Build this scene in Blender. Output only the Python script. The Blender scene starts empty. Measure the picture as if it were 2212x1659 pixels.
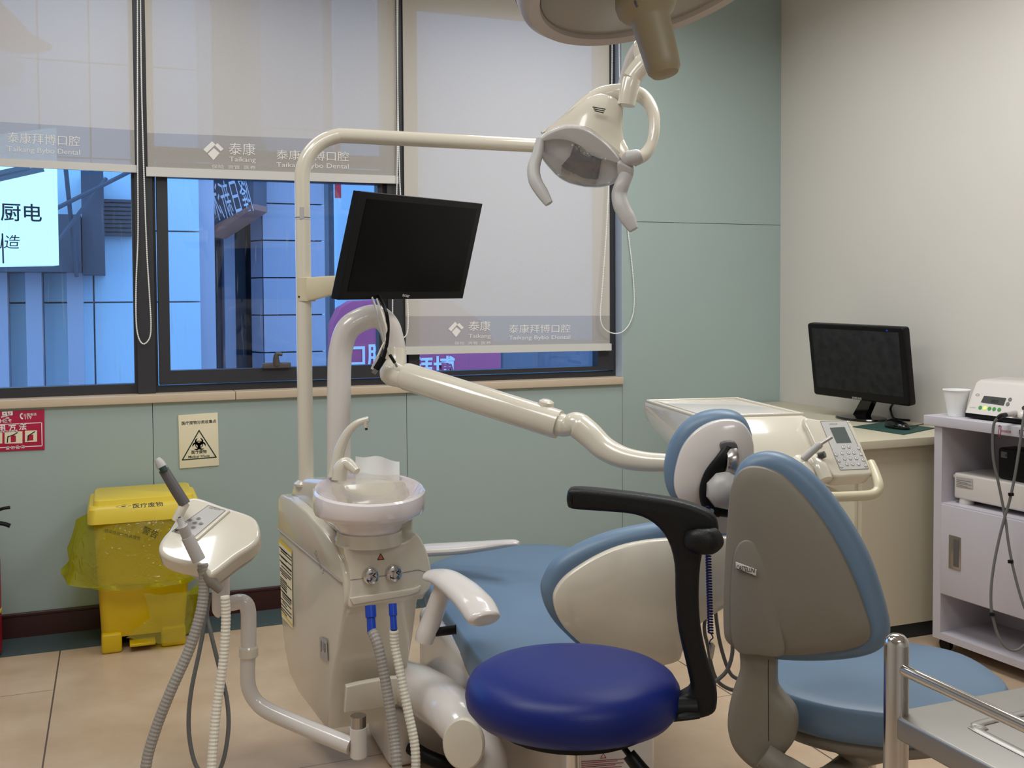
import bpy, bmesh, math, random
from mathutils import Vector, Matrix
random.seed(4)
SC = bpy.context.scene
COL = SC.collection
V = Vector
PI = math.pi

# ------------------------------------------------------------------ camera
CAM_H = 1.33
FOC, YAW, PITCH, ROLL, PPY, PPX = 2219.16, 0.369514, 0.0363654, -0.00545508, 722.018, 1106.0
_F = V((math.sin(YAW)*math.cos(PITCH), math.cos(YAW)*math.cos(PITCH), -math.sin(PITCH)))
_R0 = V((math.cos(YAW), -math.sin(YAW), 0)); _U0 = _R0.cross(_F)
_R = _R0*math.cos(ROLL) + _U0*math.sin(ROLL)
_U = _U0*math.cos(ROLL) - _R0*math.sin(ROLL)
EYE = V((0, 0, CAM_H))
cam_d = bpy.data.cameras.new('camera'); cam = bpy.data.objects.new('camera', cam_d); COL.objects.link(cam)
cam_d.sensor_width = 36.0; cam_d.lens = FOC/2212*36.0
cam_d.shift_y = -(829.5-PPY)/2212.0
cam_d.clip_start = 0.05; cam_d.clip_end = 200
cam.matrix_world = Matrix(((_R.x, _U.x, -_F.x, 0), (_R.y, _U.y, -_F.y, 0), (_R.z, _U.z, -_F.z, CAM_H), (0, 0, 0, 1)))
SC.camera = cam

# ------------------------------------------------------------------ view, world, lights
SC.view_settings.view_transform = 'Standard'
SC.view_settings.look = 'None'
SC.view_settings.exposure = 0.0
SC.view_settings.gamma = 1.0
SC.view_settings.use_curve_mapping = False
W = bpy.data.worlds.new('overcast_sky'); SC.world = W; W.use_nodes = True
bg = W.node_tree.nodes['Background']; bg.inputs[0].default_value = (0.21, 0.46, 1.0, 1); bg.inputs[1].default_value = 2.65

def area_lamp(x, y, sx, sy, power, col=(0.96, 0.99, 1.0), z=2.83, spread=170):
    l = bpy.data.lights.new('ceiling_and_fill_light', 'AREA'); l.shape = 'RECTANGLE'; l.size = sx; l.size_y = sy
    l.energy = power; l.color = col; l.spread = math.radians(spread)
    o = bpy.data.objects.new('ceiling_and_fill_light', l); COL.objects.link(o); o.location = (x, y, z)
for (x, y, p) in ((0.7, -0.7, 20), (-0.5, 2.2, 20), (0.3, 1.5, 14), (2.1, 2.4, 26), (1.9, 3.5, 14), (0.0, 3.7, 8)):  # the one behind the camera is added fill for camera-facing surfaces
    area_lamp(x, y, 0.9, 0.6, p)

# ------------------------------------------------------------------ helpers
def at(px, py, d=None, x=None, y=None, z=None):
    v = _R*((px-PPX)/FOC) - _U*((py-PPY)/FOC) + _F
    if d is not None: t = d
    elif x is not None: t = x/v.x
    elif y is not None: t = y/v.y
    else: t = (z-CAM_H)/v.z
    return EYE + v*t
def dep(p): return (V(p)-EYE).dot(_F)
def mm(px, d): return px*d/FOC          # size of px pixels at depth d

class Fr:
    """a plane in the room: origin, normal towards the viewer, up hint"""
    def __init__(s, o, n, up=(0, 0, 1)):
        s.o = V(o); s.n = V(n).normalized(); s.ex = V(up).cross(s.n).normalized(); s.ey = s.n.cross(s.ex)
    def w(s, x, y, z=0.0): return s.o + s.ex*x + s.ey*y + s.n*z
    def px(s, a, b):
        v = _R*((a-PPX)/FOC) - _U*((b-PPY)/FOC) + _F
        t = (s.o-EYE).dot(s.n)/v.dot(s.n); p = EYE + v*t - s.o
        return (p.dot(s.ex), p.dot(s.ey))
    def pts(s, L): return [s.px(a, b) for a, b in L]
    def wp(s, a, b, z=0.0):
        q = s.px(a, b); return s.w(q[0], q[1], z)

def lin(c):
    c = c/255.0
    return c/12.92 if c <= 0.04045 else ((c+0.055)/1.055)**2.4
def rgb(r, g, b): return (lin(r), lin(g), lin(b), 1.0)

MATS = {}
def mat(name, col, rough=0.5, metal=0.0, coat=0.0, spec=0.5, var=0.0, vscale=8.0, bump=0.0, bscale=200.0, emit=None, estr=0.0):
    m = bpy.data.materials.new(name); m.use_nodes = True; nt = m.node_tree
    b = nt.nodes['Principled BSDF']
    c = rgb(*col); b.inputs['Base Color'].default_value = c
    b.inputs['Roughness'].default_value = rough; b.inputs['Metallic'].default_value = metal
    b.inputs['Coat Weight'].default_value = coat; b.inputs['Coat Roughness'].default_value = 0.05
    b.inputs['Specular IOR Level'].default_value = spec
    tc = nt.nodes.new('ShaderNodeTexCoord')
    if var > 0:
        n = nt.nodes.new('ShaderNodeTexNoise'); n.inputs['Scale'].default_value = vscale; n.inputs['Detail'].default_value = 5
        r = nt.nodes.new('ShaderNodeMix'); r.data_type = 'RGBA'
        r.inputs[6].default_value = (c[0]*(1-var), c[1]*(1-var), c[2]*(1-var), 1)
        r.inputs[7].default_value = (min(1, c[0]*(1+var)), min(1, c[1]*(1+var)), min(1, c[2]*(1+var)), 1)
        nt.links.new(tc.outputs['Object'], n.inputs['Vector']); nt.links.new(n.outputs['Fac'], r.inputs[0])
        nt.links.new(r.outputs[2], b.inputs['Base Color'])
    if bump > 0:
        n = nt.nodes.new('ShaderNodeTexNoise'); n.inputs['Scale'].default_value = bscale; n.inputs['Detail'].default_value = 3
        bp = nt.nodes.new('ShaderNodeBump'); bp.inputs['Strength'].default_value = bump; bp.inputs['Distance'].default_value = 0.002
        nt.links.new(tc.outputs['Object'], n.inputs['Vector']); nt.links.new(n.outputs['Fac'], bp.inputs['Height'])
        nt.links.new(bp.outputs['Normal'], b.inputs['Normal'])
    if emit:
        b.inputs['Emission Color'].default_value = rgb(*emit); b.inputs['Emission Strength'].default_value = estr
    MATS[name] = m
    return m

def shader_mix(name, build):
    m = bpy.data.materials.new(name); m.use_nodes = True; nt = m.node_tree; nt.nodes.clear()
    out = nt.nodes.new('ShaderNodeOutputMaterial'); s = build(nt); nt.links.new(s, out.inputs['Surface']); MATS[name] = m
    return m

def glass_build(nt):
    t = nt.nodes.new('ShaderNodeBsdfTransparent'); t.inputs[0].default_value = (0.93, 0.96, 0.97, 1)
    g = nt.nodes.new('ShaderNodeBsdfGlossy'); g.inputs['Roughness'].default_value = 0.02
    d = nt.nodes.new('ShaderNodeBsdfDiffuse'); d.inputs[0].default_value = (0.6, 0.7, 0.8, 1)
    f = nt.nodes.new('ShaderNodeFresnel'); f.inputs[0].default_value = 1.45
    mx = nt.nodes.new('ShaderNodeMixShader'); nt.links.new(f.outputs[0], mx.inputs[0]); nt.links.new(t.outputs[0], mx.inputs[1]); nt.links.new(g.outputs[0], mx.inputs[2])
    # faint pale slanted streaks across the pane
    tc = nt.nodes.new('ShaderNodeTexCoord'); mp = nt.nodes.new('ShaderNodeMapping')
    mp.inputs['Rotation'].default_value = (0, math.radians(28), 0); mp.inputs['Scale'].default_value = (38, 10, 1.6)
    n = nt.nodes.new('ShaderNodeTexNoise'); n.inputs['Scale'].default_value = 2.2; n.inputs['Detail'].default_value = 6
    cr = nt.nodes.new('ShaderNodeMapRange'); cr.inputs[1].default_value = 0.62; cr.inputs[2].default_value = 0.8; cr.inputs[3].default_value = 0.0; cr.inputs[4].default_value = 0.22
    nt.links.new(tc.outputs['Object'], mp.inputs[0]); nt.links.new(mp.outputs[0], n.inputs['Vector']); nt.links.new(n.outputs['Fac'], cr.inputs[0])
    m2 = nt.nodes.new('ShaderNodeMixShader'); nt.links.new(cr.outputs[0], m2.inputs[0]); nt.links.new(mx.outputs[0], m2.inputs[1]); nt.links.new(d.outputs[0], m2.inputs[2])
    return m2.outputs[0]
def blind_build(col, thru, trans):
    def f(nt):
        d = nt.nodes.new('ShaderNodeBsdfDiffuse'); d.inputs[0].default_value = rgb(*col)
        tl = nt.nodes.new('ShaderNodeBsdfTranslucent'); tl.inputs[0].default_value = rgb(*col)
        tp = nt.nodes.new('ShaderNodeBsdfTransparent')
        tc = nt.nodes.new('ShaderNodeTexCoord'); wv = nt.nodes.new('ShaderNodeTexNoise'); wv.inputs['Scale'].default_value = 240
        nt.links.new(tc.outputs['Object'], wv.inputs['Vector'])
        mr = nt.nodes.new('ShaderNodeMapRange'); mr.inputs[1].default_value = 0.3; mr.inputs[2].default_value = 0.7
        mr.inputs[3].default_value = thru*0.5; mr.inputs[4].default_value = thru*1.5
        nt.links.new(wv.outputs['Fac'], mr.inputs[0])
        a = nt.nodes.new('ShaderNodeMixShader'); a.inputs[0].default_value = trans
        nt.links.new(d.outputs[0], a.inputs[1]); nt.links.new(tl.outputs[0], a.inputs[2])
        b = nt.nodes.new('ShaderNodeMixShader'); nt.links.new(mr.outputs[0], b.inputs[0]); nt.links.new(a.outputs[0], b.inputs[1]); nt.links.new(tp.outputs[0], b.inputs[2])
        return b.outputs[0]
    return f
def film_build(tint, dif, fac_d, fac_g, rough=0.12):
    def f(nt):
        t = nt.nodes.new('ShaderNodeBsdfTransparent'); t.inputs[0].default_value = rgb(*tint)
        d = nt.nodes.new('ShaderNodeBsdfDiffuse'); d.inputs[0].default_value = rgb(*dif)
        g = nt.nodes.new('ShaderNodeBsdfGlossy'); g.inputs['Roughness'].default_value = rough
        tc = nt.nodes.new('ShaderNodeTexCoord'); n = nt.nodes.new('ShaderNodeTexNoise'); n.inputs['Scale'].default_value = 14; n.inputs['Detail'].default_value = 6
        nt.links.new(tc.outputs['Object'], n.inputs['Vector'])
        bp = nt.nodes.new('ShaderNodeBump'); bp.inputs['Strength'].default_value = 0.5; bp.inputs['Distance'].default_value = 0.02
        nt.links.new(n.outputs['Fac'], bp.inputs['Height']); nt.links.new(bp.outputs[0], g.inputs['Normal'])
        a = nt.nodes.new('ShaderNodeMixShader'); a.inputs[0].default_value = fac_d
        nt.links.new(t.outputs[0], a.inputs[1]); nt.links.new(d.outputs[0], a.inputs[2])
        b = nt.nodes.new('ShaderNodeMixShader'); b.inputs[0].default_value = fac_g
        nt.links.new(a.outputs[0], b.inputs[1]); nt.links.new(g.outputs[0], b.inputs[2])
        return b.outputs[0]
    return f

def bag_build(nt):
    L = nt.links.new; N = nt.nodes.new
    t = N('ShaderNodeBsdfTransparent'); t.inputs[0].default_value = rgb(238, 240, 96)
    d = N('ShaderNodeBsdfDiffuse'); d.inputs[0].default_value = rgb(222, 216, 6)
    tl = N('ShaderNodeBsdfTranslucent'); tl.inputs[0].default_value = rgb(222, 216, 6)
    g = N('ShaderNodeBsdfGlossy'); g.inputs['Roughness'].default_value = 0.16
    tc = N('ShaderNodeTexCoord'); n = N('ShaderNodeTexNoise'); n.inputs['Scale'].default_value = 22; n.inputs['Detail'].default_value = 4; n.inputs['Distortion'].default_value = 2.5
    n.noise_type = 'RIDGED_MULTIFRACTAL'
    L(tc.outputs['Object'], n.inputs['Vector'])
    bp = N('ShaderNodeBump'); bp.inputs['Strength'].default_value = 0.45; bp.inputs['Distance'].default_value = 0.01
    L(n.outputs['Fac'], bp.inputs['Height']); L(bp.outputs[0], g.inputs['Normal']); L(bp.outputs[0], d.inputs['Normal'])
    m0 = N('ShaderNodeMixShader'); m0.inputs[0].default_value = 0.4; L(d.outputs[0], m0.inputs[1]); L(tl.outputs[0], m0.inputs[2])
    a = N('ShaderNodeMixShader'); a.inputs[0].default_value = 0.34; L(t.outputs[0], a.inputs[1]); L(m0.outputs[0], a.inputs[2])
    b = N('ShaderNodeMixShader'); b.inputs[0].default_value = 0.09; L(a.outputs[0], b.inputs[1]); L(g.outputs[0], b.inputs[2])
    return b.outputs[0]
shader_mix('pane_glass', glass_build)
shader_mix('blind_weave', blind_build((226, 219, 208), 0.07, 0.20))
shader_mix('blind_weave_band', blind_build((192, 187, 180), 0.10, 0.16))
shader_mix('bag_film', bag_build)
shader_mix('clear_film', film_build((250, 248, 248), (235, 228, 228), 0.05, 0.12, 0.06))
shader_mix('lens_cover', film_build((246, 248, 250), (235, 235, 235), 0.03, 0.10, 0.05))
mat('panel_wall', (162, 178, 174), 0.45, var=0.03, vscale=3)
mat('plaster_wall', (211, 206, 198), 0.75, var=0.02, vscale=4)
mat('ceiling_white', (222, 218, 210), 0.8, var=0.01)
mat('dark_gap', (40, 44, 44), 0.8)
mat('reveal_daylight_tint', (200, 216, 236), 0.5, var=0.02)  # blue daylight on the white reveal, put into its base colour
mat('sill_stone', (205, 186, 162), 0.45, var=0.06, vscale=14)
mat('frame_metal', (58, 58, 62), 0.45, 0.3, var=0.03)
mat('skirting_wood', (58, 27, 24), 0.4, var=0.15, vscale=12)
mat('cream', (214, 206, 189), 0.18, coat=0.6, var=0.012, vscale=3)
mat('cream_aged', (206, 196, 166), 0.35, var=0.02, vscale=6)
mat('white_plastic', (214, 207, 201), 0.2, coat=0.4, var=0.012, vscale=4)
mat('basin_glaze', (228, 220, 220), 0.1, coat=0.6, var=0.01)
mat('white_paint', (214, 212, 206), 0.4, var=0.02, vscale=6)
mat('grey_plastic', (126, 119, 107), 0.5, bump=0.15, bscale=600, var=0.02)
mat('light_grey_plastic', (176, 172, 168), 0.4, var=0.02)
mat('dark_grey_plastic', (88, 84, 84), 0.4, var=0.03)
mat('black_plastic', (15, 15, 16), 0.42, spec=0.2, var=0.05)
mat('black_gloss', (6, 6, 7), 0.14, var=0.03)
mat('screen_black', (4, 4, 5), 0.3, spec=0.12, var=0.05)
mat('dusty_screen', (44, 45, 46), 0.6, spec=0.1, var=0.65, vscale=30)
mat('black_leather', (15, 15, 16), 0.45, spec=0.3, bump=0.3, bscale=350, var=0.05)
mat('blue_vinyl', (98, 122, 146), 0.42, var=0.035, vscale=9, bump=0.08, bscale=500)
mat('royal_vinyl', (12, 30, 104), 0.42, spec=0.3, var=0.04, bump=0.08, bscale=500)
mat('chrome', (205, 203, 200), 0.12, 1.0, var=0.02)
mat('tray_steel', (158, 154, 148), 0.42, 0.85, var=0.05, vscale=12)
mat('keypad_film', (196, 194, 190), 0.35, var=0.02)
mat('steel', (176, 172, 168), 0.26, 1.0, var=0.05, vscale=20)
mat('reflector', (236, 234, 230), 0.16, 0.72, var=0.02)
mat('mirror', (235, 235, 235), 0.04, 1.0, var=0.01)
mat('taupe', (152, 141, 114), 0.45, var=0.02)
mat('lamp_shell', (188, 180, 176), 0.35, var=0.02)
mat('lamp_glass', (150, 146, 137), 0.25, var=0.03)
mat('yellow_plastic', (226, 200, 66), 0.38, var=0.04, vscale=6)
mat('yellow_deep', (206, 172, 10), 0.4, var=0.04, vscale=6)
mat('red_paint', (150, 14, 34), 0.35, var=0.04)
mat('sign_red', (178, 14, 64), 0.45, var=0.02)
mat('sign_cream', (236, 226, 196), 0.5, var=0.01)
mat('paper', (240, 240, 238), 0.8, var=0.015)
mat('ink_black', (26, 28, 28), 0.6, var=0.05)
mat('ink_green', (24, 52, 44), 0.6, var=0.05)
mat('ink_grey', (120, 116, 112), 0.6, var=0.05)
mat('ink_white', (245, 240, 240), 0.6, var=0.02)
mat('ink_crimson', (150, 30, 60), 0.6, var=0.05)
mat('ink_orange', (196, 98, 60), 0.6, var=0.05)
mat('print_pale', (240, 236, 230), 0.8, var=0.02)
mat('connector_blue', (16, 60, 168), 0.35, var=0.03)
mat('hose_grey', (150, 144, 136), 0.5, var=0.03)
mat('hose_cream', (222, 216, 200), 0.45, var=0.03)
mat('cable_grey', (104, 104, 104), 0.5, var=0.03)
mat('desk_cream', (196, 187, 164), 0.45, var=0.015)
mat('cart_white', (192, 187, 194), 0.4, var=0.01)
mat('lcd', (92, 100, 98), 0.25, var=0.03)
mat('lcd_dark', (70, 72, 68), 0.25, var=0.03)
mat('pad_green', (36, 70, 62), 0.7, var=0.05)
mat('button_green', (60, 150, 66), 0.4, var=0.05)
mat('button_lit', (200, 240, 100), 0.4, emit=(190, 255, 90), estr=0.7)
mat('coil_blue', (24, 28, 80), 0.7, spec=0.2, var=0.05)
mat('stone_out', (192, 182, 188), 0.7, var=0.05, vscale=2)
mat('stone_white_out', (206, 226, 232), 0.6, var=0.04, vscale=1.5)
mat('dark_out', (84, 84, 92), 0.7, var=0.3, vscale=2)
mat('glass_out', (96, 98, 108), 0.3, var=0.2, vscale=2)
mat('magenta_out', (205, 84, 120), 0.5, var=0.03)
mat('red_out', (220, 30, 40), 0.5, var=0.03)
mat('wood_out', (170, 110, 90), 0.6, var=0.1)
mat('lightbox', (225, 245, 240), 0.5, emit=(196, 236, 250), estr=0.85)
mat('asphalt_out', (130, 130, 132), 0.8, var=0.05)

class MB:
    def __init__(s): s.v = []; s.f = []
    def add(s, v, f):
        o = len(s.v); s.v += [V(p) for p in v]; s.f += [[o+i for i in q] for q in f]; return s
    def rings(s, R, closed=True, cap0=True, cap1=True):
        n = len(R[0]); v = [p for r in R for p in r]; f = []
        for i in range(len(R)-1):
            for j in range(n if closed else n-1):
                k = (j+1) % n; f.append([i*n+j, i*n+k, (i+1)*n+k, (i+1)*n+j])
        if cap0: f.append(list(range(n))[::-1])
        if cap1: f.append([(len(R)-1)*n+j for j in range(n)])
        return s.add(v, f)
    def box(s, a, b, bev=0.0, M=None):
        a = V(a); b = V(b); lo = V([min(a[i], b[i]) for i in range(3)]); hi = V([max(a[i], b[i]) for i in range(3)])
        bm = bmesh.new(); bmesh.ops.create_cube(bm, size=1.0)
        for vv in bm.verts: vv.co = V([lo[i]+(vv.co[i]+0.5)*(hi[i]-lo[i]) for i in range(3)])
        if bev > 0: bmesh.ops.bevel(bm, geom=bm.edges[:], offset=bev, segments=3, affect='EDGES', profile=0.5)
        bm.verts.index_update()
        vs = [(M @ q.co) if M else q.co.copy() for q in bm.verts]; fs = [[q.index for q in f.verts] for f in bm.faces]
        bm.free(); return s.add(vs, fs)
    def fbox(s, fr, x0, x1, y0, y1, z0, z1, bev=0.0):
        M = Matrix(((fr.ex.x, fr.ey.x, fr.n.x, fr.o.x), (fr.ex.y, fr.ey.y, fr.n.y, fr.o.y), (fr.ex.z, fr.ey.z, fr.n.z, fr.o.z), (0, 0, 0, 1)))
        return s.box((x0, y0, z0), (x1, y1, z1), bev, M)
    def tube(s, P, r, n=14, k=6, ref=None, asp=1.0, cap=True, ribs=None):
        """sweep along points P; r one radius or one per point; k subdivisions; asp flattens along ref"""
        P = [V(p) for p in P]; rr = r if isinstance(r, (list, tuple)) else [r]*len(P)
        if k > 1 and len(P) > 2: P, rr = cr_open(P, rr, k)
        R = []; N = None
        for i, p in enumerate(P):
            T = (P[min(i+1, len(P)-1)]-P[max(i-1, 0)]).normalized()
            if ref is not None:
                N = V(ref)-T*V(ref).dot(T); N.normalize()
            else:
                if N is None: N = T.orthogonal().normalized()
                N = (N-T*N.dot(T)).normalized()
            B = T.cross(N); q = rr[i]
            if ribs: q = q*(1+ribs[1]*(1 if i % 2 else -1)) 
            R.append([p+N*(math.cos(a)*q*asp)+B*(math.sin(a)*q) for a in [2*PI*j/n for j in range(n)]])
        return s.rings(R, True, cap, cap)
    def lathe(s, prof, o, ax=(0, 0, 1), n=36, sx=1.0, sy=1.0, ref=(1, 0, 0), cap=True):
        ax = V(ax).normalized(); e = V(ref)-ax*V(ref).dot(ax)
        if e.length < 1e-4: e = ax.orthogonal()
        e.normalize(); g = ax.cross(e); o = V(o)
        R = [[o+ax*h+e*(r*sx*math.cos(a))+g*(r*sy*math.sin(a)) for a in [2*PI*j/n for j in range(n)]] for r, h in prof]
        return s.rings(R, True, cap, cap)
    def slab(s, out, fr, t, rnd=0.004, z=0.0, steps=4):
        """outline in the plane fr, given real thickness t behind it, with rounded rims"""
        out = ccw(out); N = nrm2(out); n = len(out); R = []
        rnd = min(rnd, t*0.49)
        prof = [(rnd*(1-math.sin(a)), -rnd*(1-math.cos(a))) for a in [PI/2*i/steps for i in range(steps+1)]]
        prof += [(d, -t-h) for d, h in prof[::-1]]
        for d, h in prof:
            R.append([fr.w(out[i][0]-N[i][0]*d, out[i][1]-N[i][1]*d, z+h) for i in range(n)])
        return s.rings(R[::-1])
    def dome(s, out, fr, t, bulge, z=0.0, p=2.2, rim=0.01, steps=6, back=True):
        """a padded shape: outline, side thickness t, a rounded bulge on the front"""
        out = ccw(out); n = len(out); cx = sum(q[0] for q in out)/n; cy = sum(q[1] for q in out)/n; R = []
        for i in range(steps+1):
            sc = 0.03+0.97*(i/steps)**0.75
            h = bulge*(1-sc**p)
            R.append([fr.w(cx+(q[0]-cx)*sc, cy+(q[1]-cy)*sc, z+h) for q in out])
        N = nrm2(out)
        for a in (0.35, 0.7, 1.05, 1.4, PI-1.4, PI-1.0, PI-0.6, PI-0.2):
            o = math.sin(a)*rim; h = -t/2*(1-math.cos(a))
            R.append([fr.w(out[i][0]+N[i][0]*o, out[i][1]+N[i][1]*o, z+h) for i in range(n)])
        R.append([fr.w(cx+(q[0]-cx)*0.9, cy+(q[1]-cy)*0.9, z-t) for q in out])
        return s.rings(R[::-1])

def cr_open(P, rr, k):
    Q = []; q = []
    for i in range(len(P)-1):
        p0 = P[max(i-1, 0)]; p1 = P[i]; p2 = P[i+1]; p3 = P[min(i+2, len(P)-1)]
        for j in range(k):
            t = j/k
            Q.append(0.5*((2*p1)+(p2-p0)*t+(2*p0-5*p1+4*p2-p3)*t*t+(3*p1-p0-3*p2+p3)*t*t*t))
            q.append(rr[i]*(1-t)+rr[i+1]*t)
    Q.append(P[-1].copy()); q.append(rr[-1]); return Q, q
def smooth(P, k=5):
    n = len(P); out = []
    for i in range(n):
        p0, p1, p2, p3 = [V(P[(i+j) % n]).to_2d() for j in (-1, 0, 1, 2)]
        for j in range(k):
            t = j/k; q = 0.5*((2*p1)+(p2-p0)*t+(2*p0-5*p1+4*p2-p3)*t*t+(3*p1-p0-3*p2+p3)*t*t*t); out.append((q.x, q.y))
    return out
def area2(P): return sum(P[i][0]*P[(i+1) % len(P)][1]-P[(i+1) % len(P)][0]*P[i][1] for i in range(len(P)))/2
def ccw(P): return list(P) if area2(P) > 0 else list(P)[::-1]
def nrm2(P):
    n = len(P); N = []
    for i in range(n):
        a = V(P[i-1]).to_2d(); b = V(P[i]).to_2d(); c = V(P[(i+1) % n]).to_2d()
        e = ((b-a).normalized()+(c-b).normalized()); m = V((e.y, -e.x)); N.append(tuple(m.normalized()) if m.length > 1e-6 else (0, 0))
    return N
def rrect(x0, x1, y0, y1, r, k=4):
    out = []
    for cx, cy, a0 in ((x1-r, y1-r, 0), (x0+r, y1-r, PI/2), (x0+r, y0+r, PI), (x1-r, y0+r, 1.5*PI)):
        for j in range(k+1): a = a0+PI/2*j/k; out.append((cx+r*math.cos(a), cy+r*math.sin(a)))
    return out
def circ(cx, cy, r, n=24, sy=1.0): return [(cx+r*math.cos(2*PI*j/n), cy+r*sy*math.sin(2*PI*j/n)) for j in range(n)]

def base_loc(p):
    while p is not None:
        if p.parent is None: return V(p.location)
        p = p.parent
    return V((0, 0, 0))
def tag(o, label=None, cat=None, group=None, kind=None):
    if label: o['label'] = label
    if cat: o['category'] = cat
    if group: o['group'] = group
    if kind: o['kind'] = kind
    return o
def thing(name, loc, label, cat, group=None):
    o = bpy.data.objects.new(name, None); COL.objects.link(o); o.location = loc; o.empty_display_size = 0.05
    return tag(o, label, cat, group)
def obj(name, mb, m, parent=None, label=None, cat=None, kind=None, loc=None, ang=38, group=None):
    me = bpy.data.meshes.new(name)
    off = base_loc(parent) if parent is not None else (V(loc) if loc is not None else V((0, 0, 0)))
    if parent is None and loc is None and mb.v:
        off = V((sum(p.x for p in mb.v)/len(mb.v), sum(p.y for p in mb.v)/len(mb.v), min(p.z for p in mb.v)))
    me.from_pydata([p-off for p in mb.v], [], mb.f)
    bm = bmesh.new(); bm.from_mesh(me); bmesh.ops.recalc_face_normals(bm, faces=bm.faces[:]); bm.to_mesh(me); bm.free()
    me.materials.append(MATS[m])
    for p in me.polygons: p.use_smooth = True
    me.set_sharp_from_angle(angle=math.radians(ang))
    o = bpy.data.objects.new(name, me); COL.objects.link(o)
    if parent is not None: o.parent = parent
    else: o.location = off
    return tag(o, label, cat, group, kind)
def struct(name, mb, m, parent=None): return obj(name, mb, m, parent, kind=None if parent else 'structure')

def text_mesh(s, bold=0.0):
    c = bpy.data.curves.new('tmp', 'FONT'); c.body = s; c.resolution_u = 3; c.offset = bold
    o = bpy.data.objects.new('tmp', c); COL.objects.link(o)
    dg = bpy.context.evaluated_depsgraph_get(); dg.update()
    me = bpy.data.meshes.new_from_object(o.evaluated_get(dg))
    vs = [v.co.copy() for v in me.vertices]; fs = [list(p.vertices) for p in me.polygons]
    bpy.data.objects.remove(o); bpy.data.curves.remove(c); bpy.data.meshes.remove(me)
    return vs, fs
def write(mb, s, fr, x, y, h=None, w=None, z=0.0006, rot=0.0, bold=0.0, mirror=False, skew=0.0):
    """letters laid on the plane fr, centred at x, y, inside width w (and height h)"""
    vs, fs = text_mesh(s, bold)
    if not vs: return mb
    x0 = min(v.x for v in vs); x1 = max(v.x for v in vs); y0 = min(v.y for v in vs); y1 = max(v.y for v in vs)
    kx = w/(x1-x0) if w else None; ky = h/(y1-y0) if h else None
    kx = kx or ky; ky = ky or kx
    out = []
    for v in vs:
        a = (v.x-(x0+x1)/2)*kx; b = (v.y-(y0+y1)/2)*ky; a += b*skew
        if mirror: a = -a
        out.append(fr.w(x+a*math.cos(rot)-b*math.sin(rot), y+a*math.sin(rot)+b*math.cos(rot), z))
    return mb.add(out, fs)
def flat(mb, fr, L, z=0.0006): 
    n = len(L); return mb.add([fr.w(a, b, z) for a, b in ccw(L)], [list(range(n))])
def stroke(mb, fr, L, w, z=0.0006, closed=False):
    n = len(L)
    for i in range(n if closed else n-1):
        a = V(L[i]); b = V(L[(i+1) % n]); d = (b-a).normalized(); q = V((-d.y, d.x))*w/2; e = d*w*0.3
        flat(mb, fr, [tuple(a-e+q), tuple(b+e+q), tuple(b+e-q), tuple(a-e-q)], z)
    return mb

# ================================================================== THE ROOM
YW = 4.43; XR = 3.196; CEIL = 2.86; XL = -2.2; YB = -1.6
SILL = 0.94
mb = MB().box((XL-0.2, YB-0.2, -0.12), (XR+0.2, YW+0.4, 0.0))
def floor_mat():
    m = bpy.data.materials.new('floor_tile'); m.use_nodes = True; nt = m.node_tree; b = nt.nodes['Principled BSDF']; MATS['floor_tile'] = m
    L = nt.links.new; N = nt.nodes.new
    geo = N('ShaderNodeTexCoord'); sp = N('ShaderNodeSeparateXYZ'); L(geo.outputs['Object'], sp.inputs[0])
    def M(op, a, c=None, d=None):
        q = N('ShaderNodeMath'); q.operation = op
        for i, val in enumerate((a, c, d)):
            if val is None: continue
            if isinstance(val, (int, float)): q.inputs[i].default_value = val
            else: L(val, q.inputs[i])
        return q.outputs[0]
    tx = M('DIVIDE', M('ADD', sp.outputs[0], 0.213), 2.11); col = M('FLOOR', tx)
    fx = M('MULTIPLY', M('ABSOLUTE', M('SUBTRACT', M('FRACT', M('ADD', tx, 0.5)), 0.5)), 2.11)
    odd = M('FRACT', M('MULTIPLY', col, 0.5))
    ty = M('DIVIDE', M('ADD', sp.outputs[1], M('SUBTRACT', M('MULTIPLY', odd, 0.0), 3.789)), 1.8)
    ty = M('ADD', ty, M('MULTIPLY', M('ADD', col, 1.0), 0.5))
    fy = M('MULTIPLY', M('ABSOLUTE', M('SUBTRACT', M('FRACT', M('ADD', ty, 0.5)), 0.5)), 1.8)
    g = M('LESS_THAN', M('MINIMUM', M('SUBTRACT', fx, 0.0012), fy), 0.0014)
    n1 = N('ShaderNodeTexNoise'); n1.inputs['Scale'].default_value = 3.5; n1.inputs['Detail'].default_value = 8; n1.inputs['Roughness'].default_value = 0.62
    L(geo.outputs['Object'], n1.inputs['Vector'])
    r = N('ShaderNodeValToRGB'); r.color_ramp.elements[0].position = 0.3; r.color_ramp.elements[0].color = rgb(184, 156, 128)
    r.color_ramp.elements[1].position = 0.72; r.color_ramp.elements[1].color = rgb(207, 184, 158); L(n1.outputs['Fac'], r.inputs[0])
    mx = N('ShaderNodeMix'); mx.data_type = 'RGBA'; L(g, mx.inputs[0]); L(r.outputs[0], mx.inputs[6]); mx.inputs[7].default_value = rgb(92, 74, 66)
    L(mx.outputs[2], b.inputs['Base Color']); b.inputs['Roughness'].default_value = 0.34
floor_mat()
obj('floor', mb, 'floor_tile', kind='structure', loc=(0, 0, 0))
mat('strip_tile', (70, 84, 86), 0.4, var=0.12, vscale=40)
mb = MB()
for x0, x1 in ((XL, -0.93), (-0.927, 0.137-0.19), (0.14-0.19, 1.2), (1.203, 2.2), (2.203, XR)): mb.box((x0, 4.206, 0.0), (x1, YW, 0.003))
struct('trim_1', mb, 'strip_tile')
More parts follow.
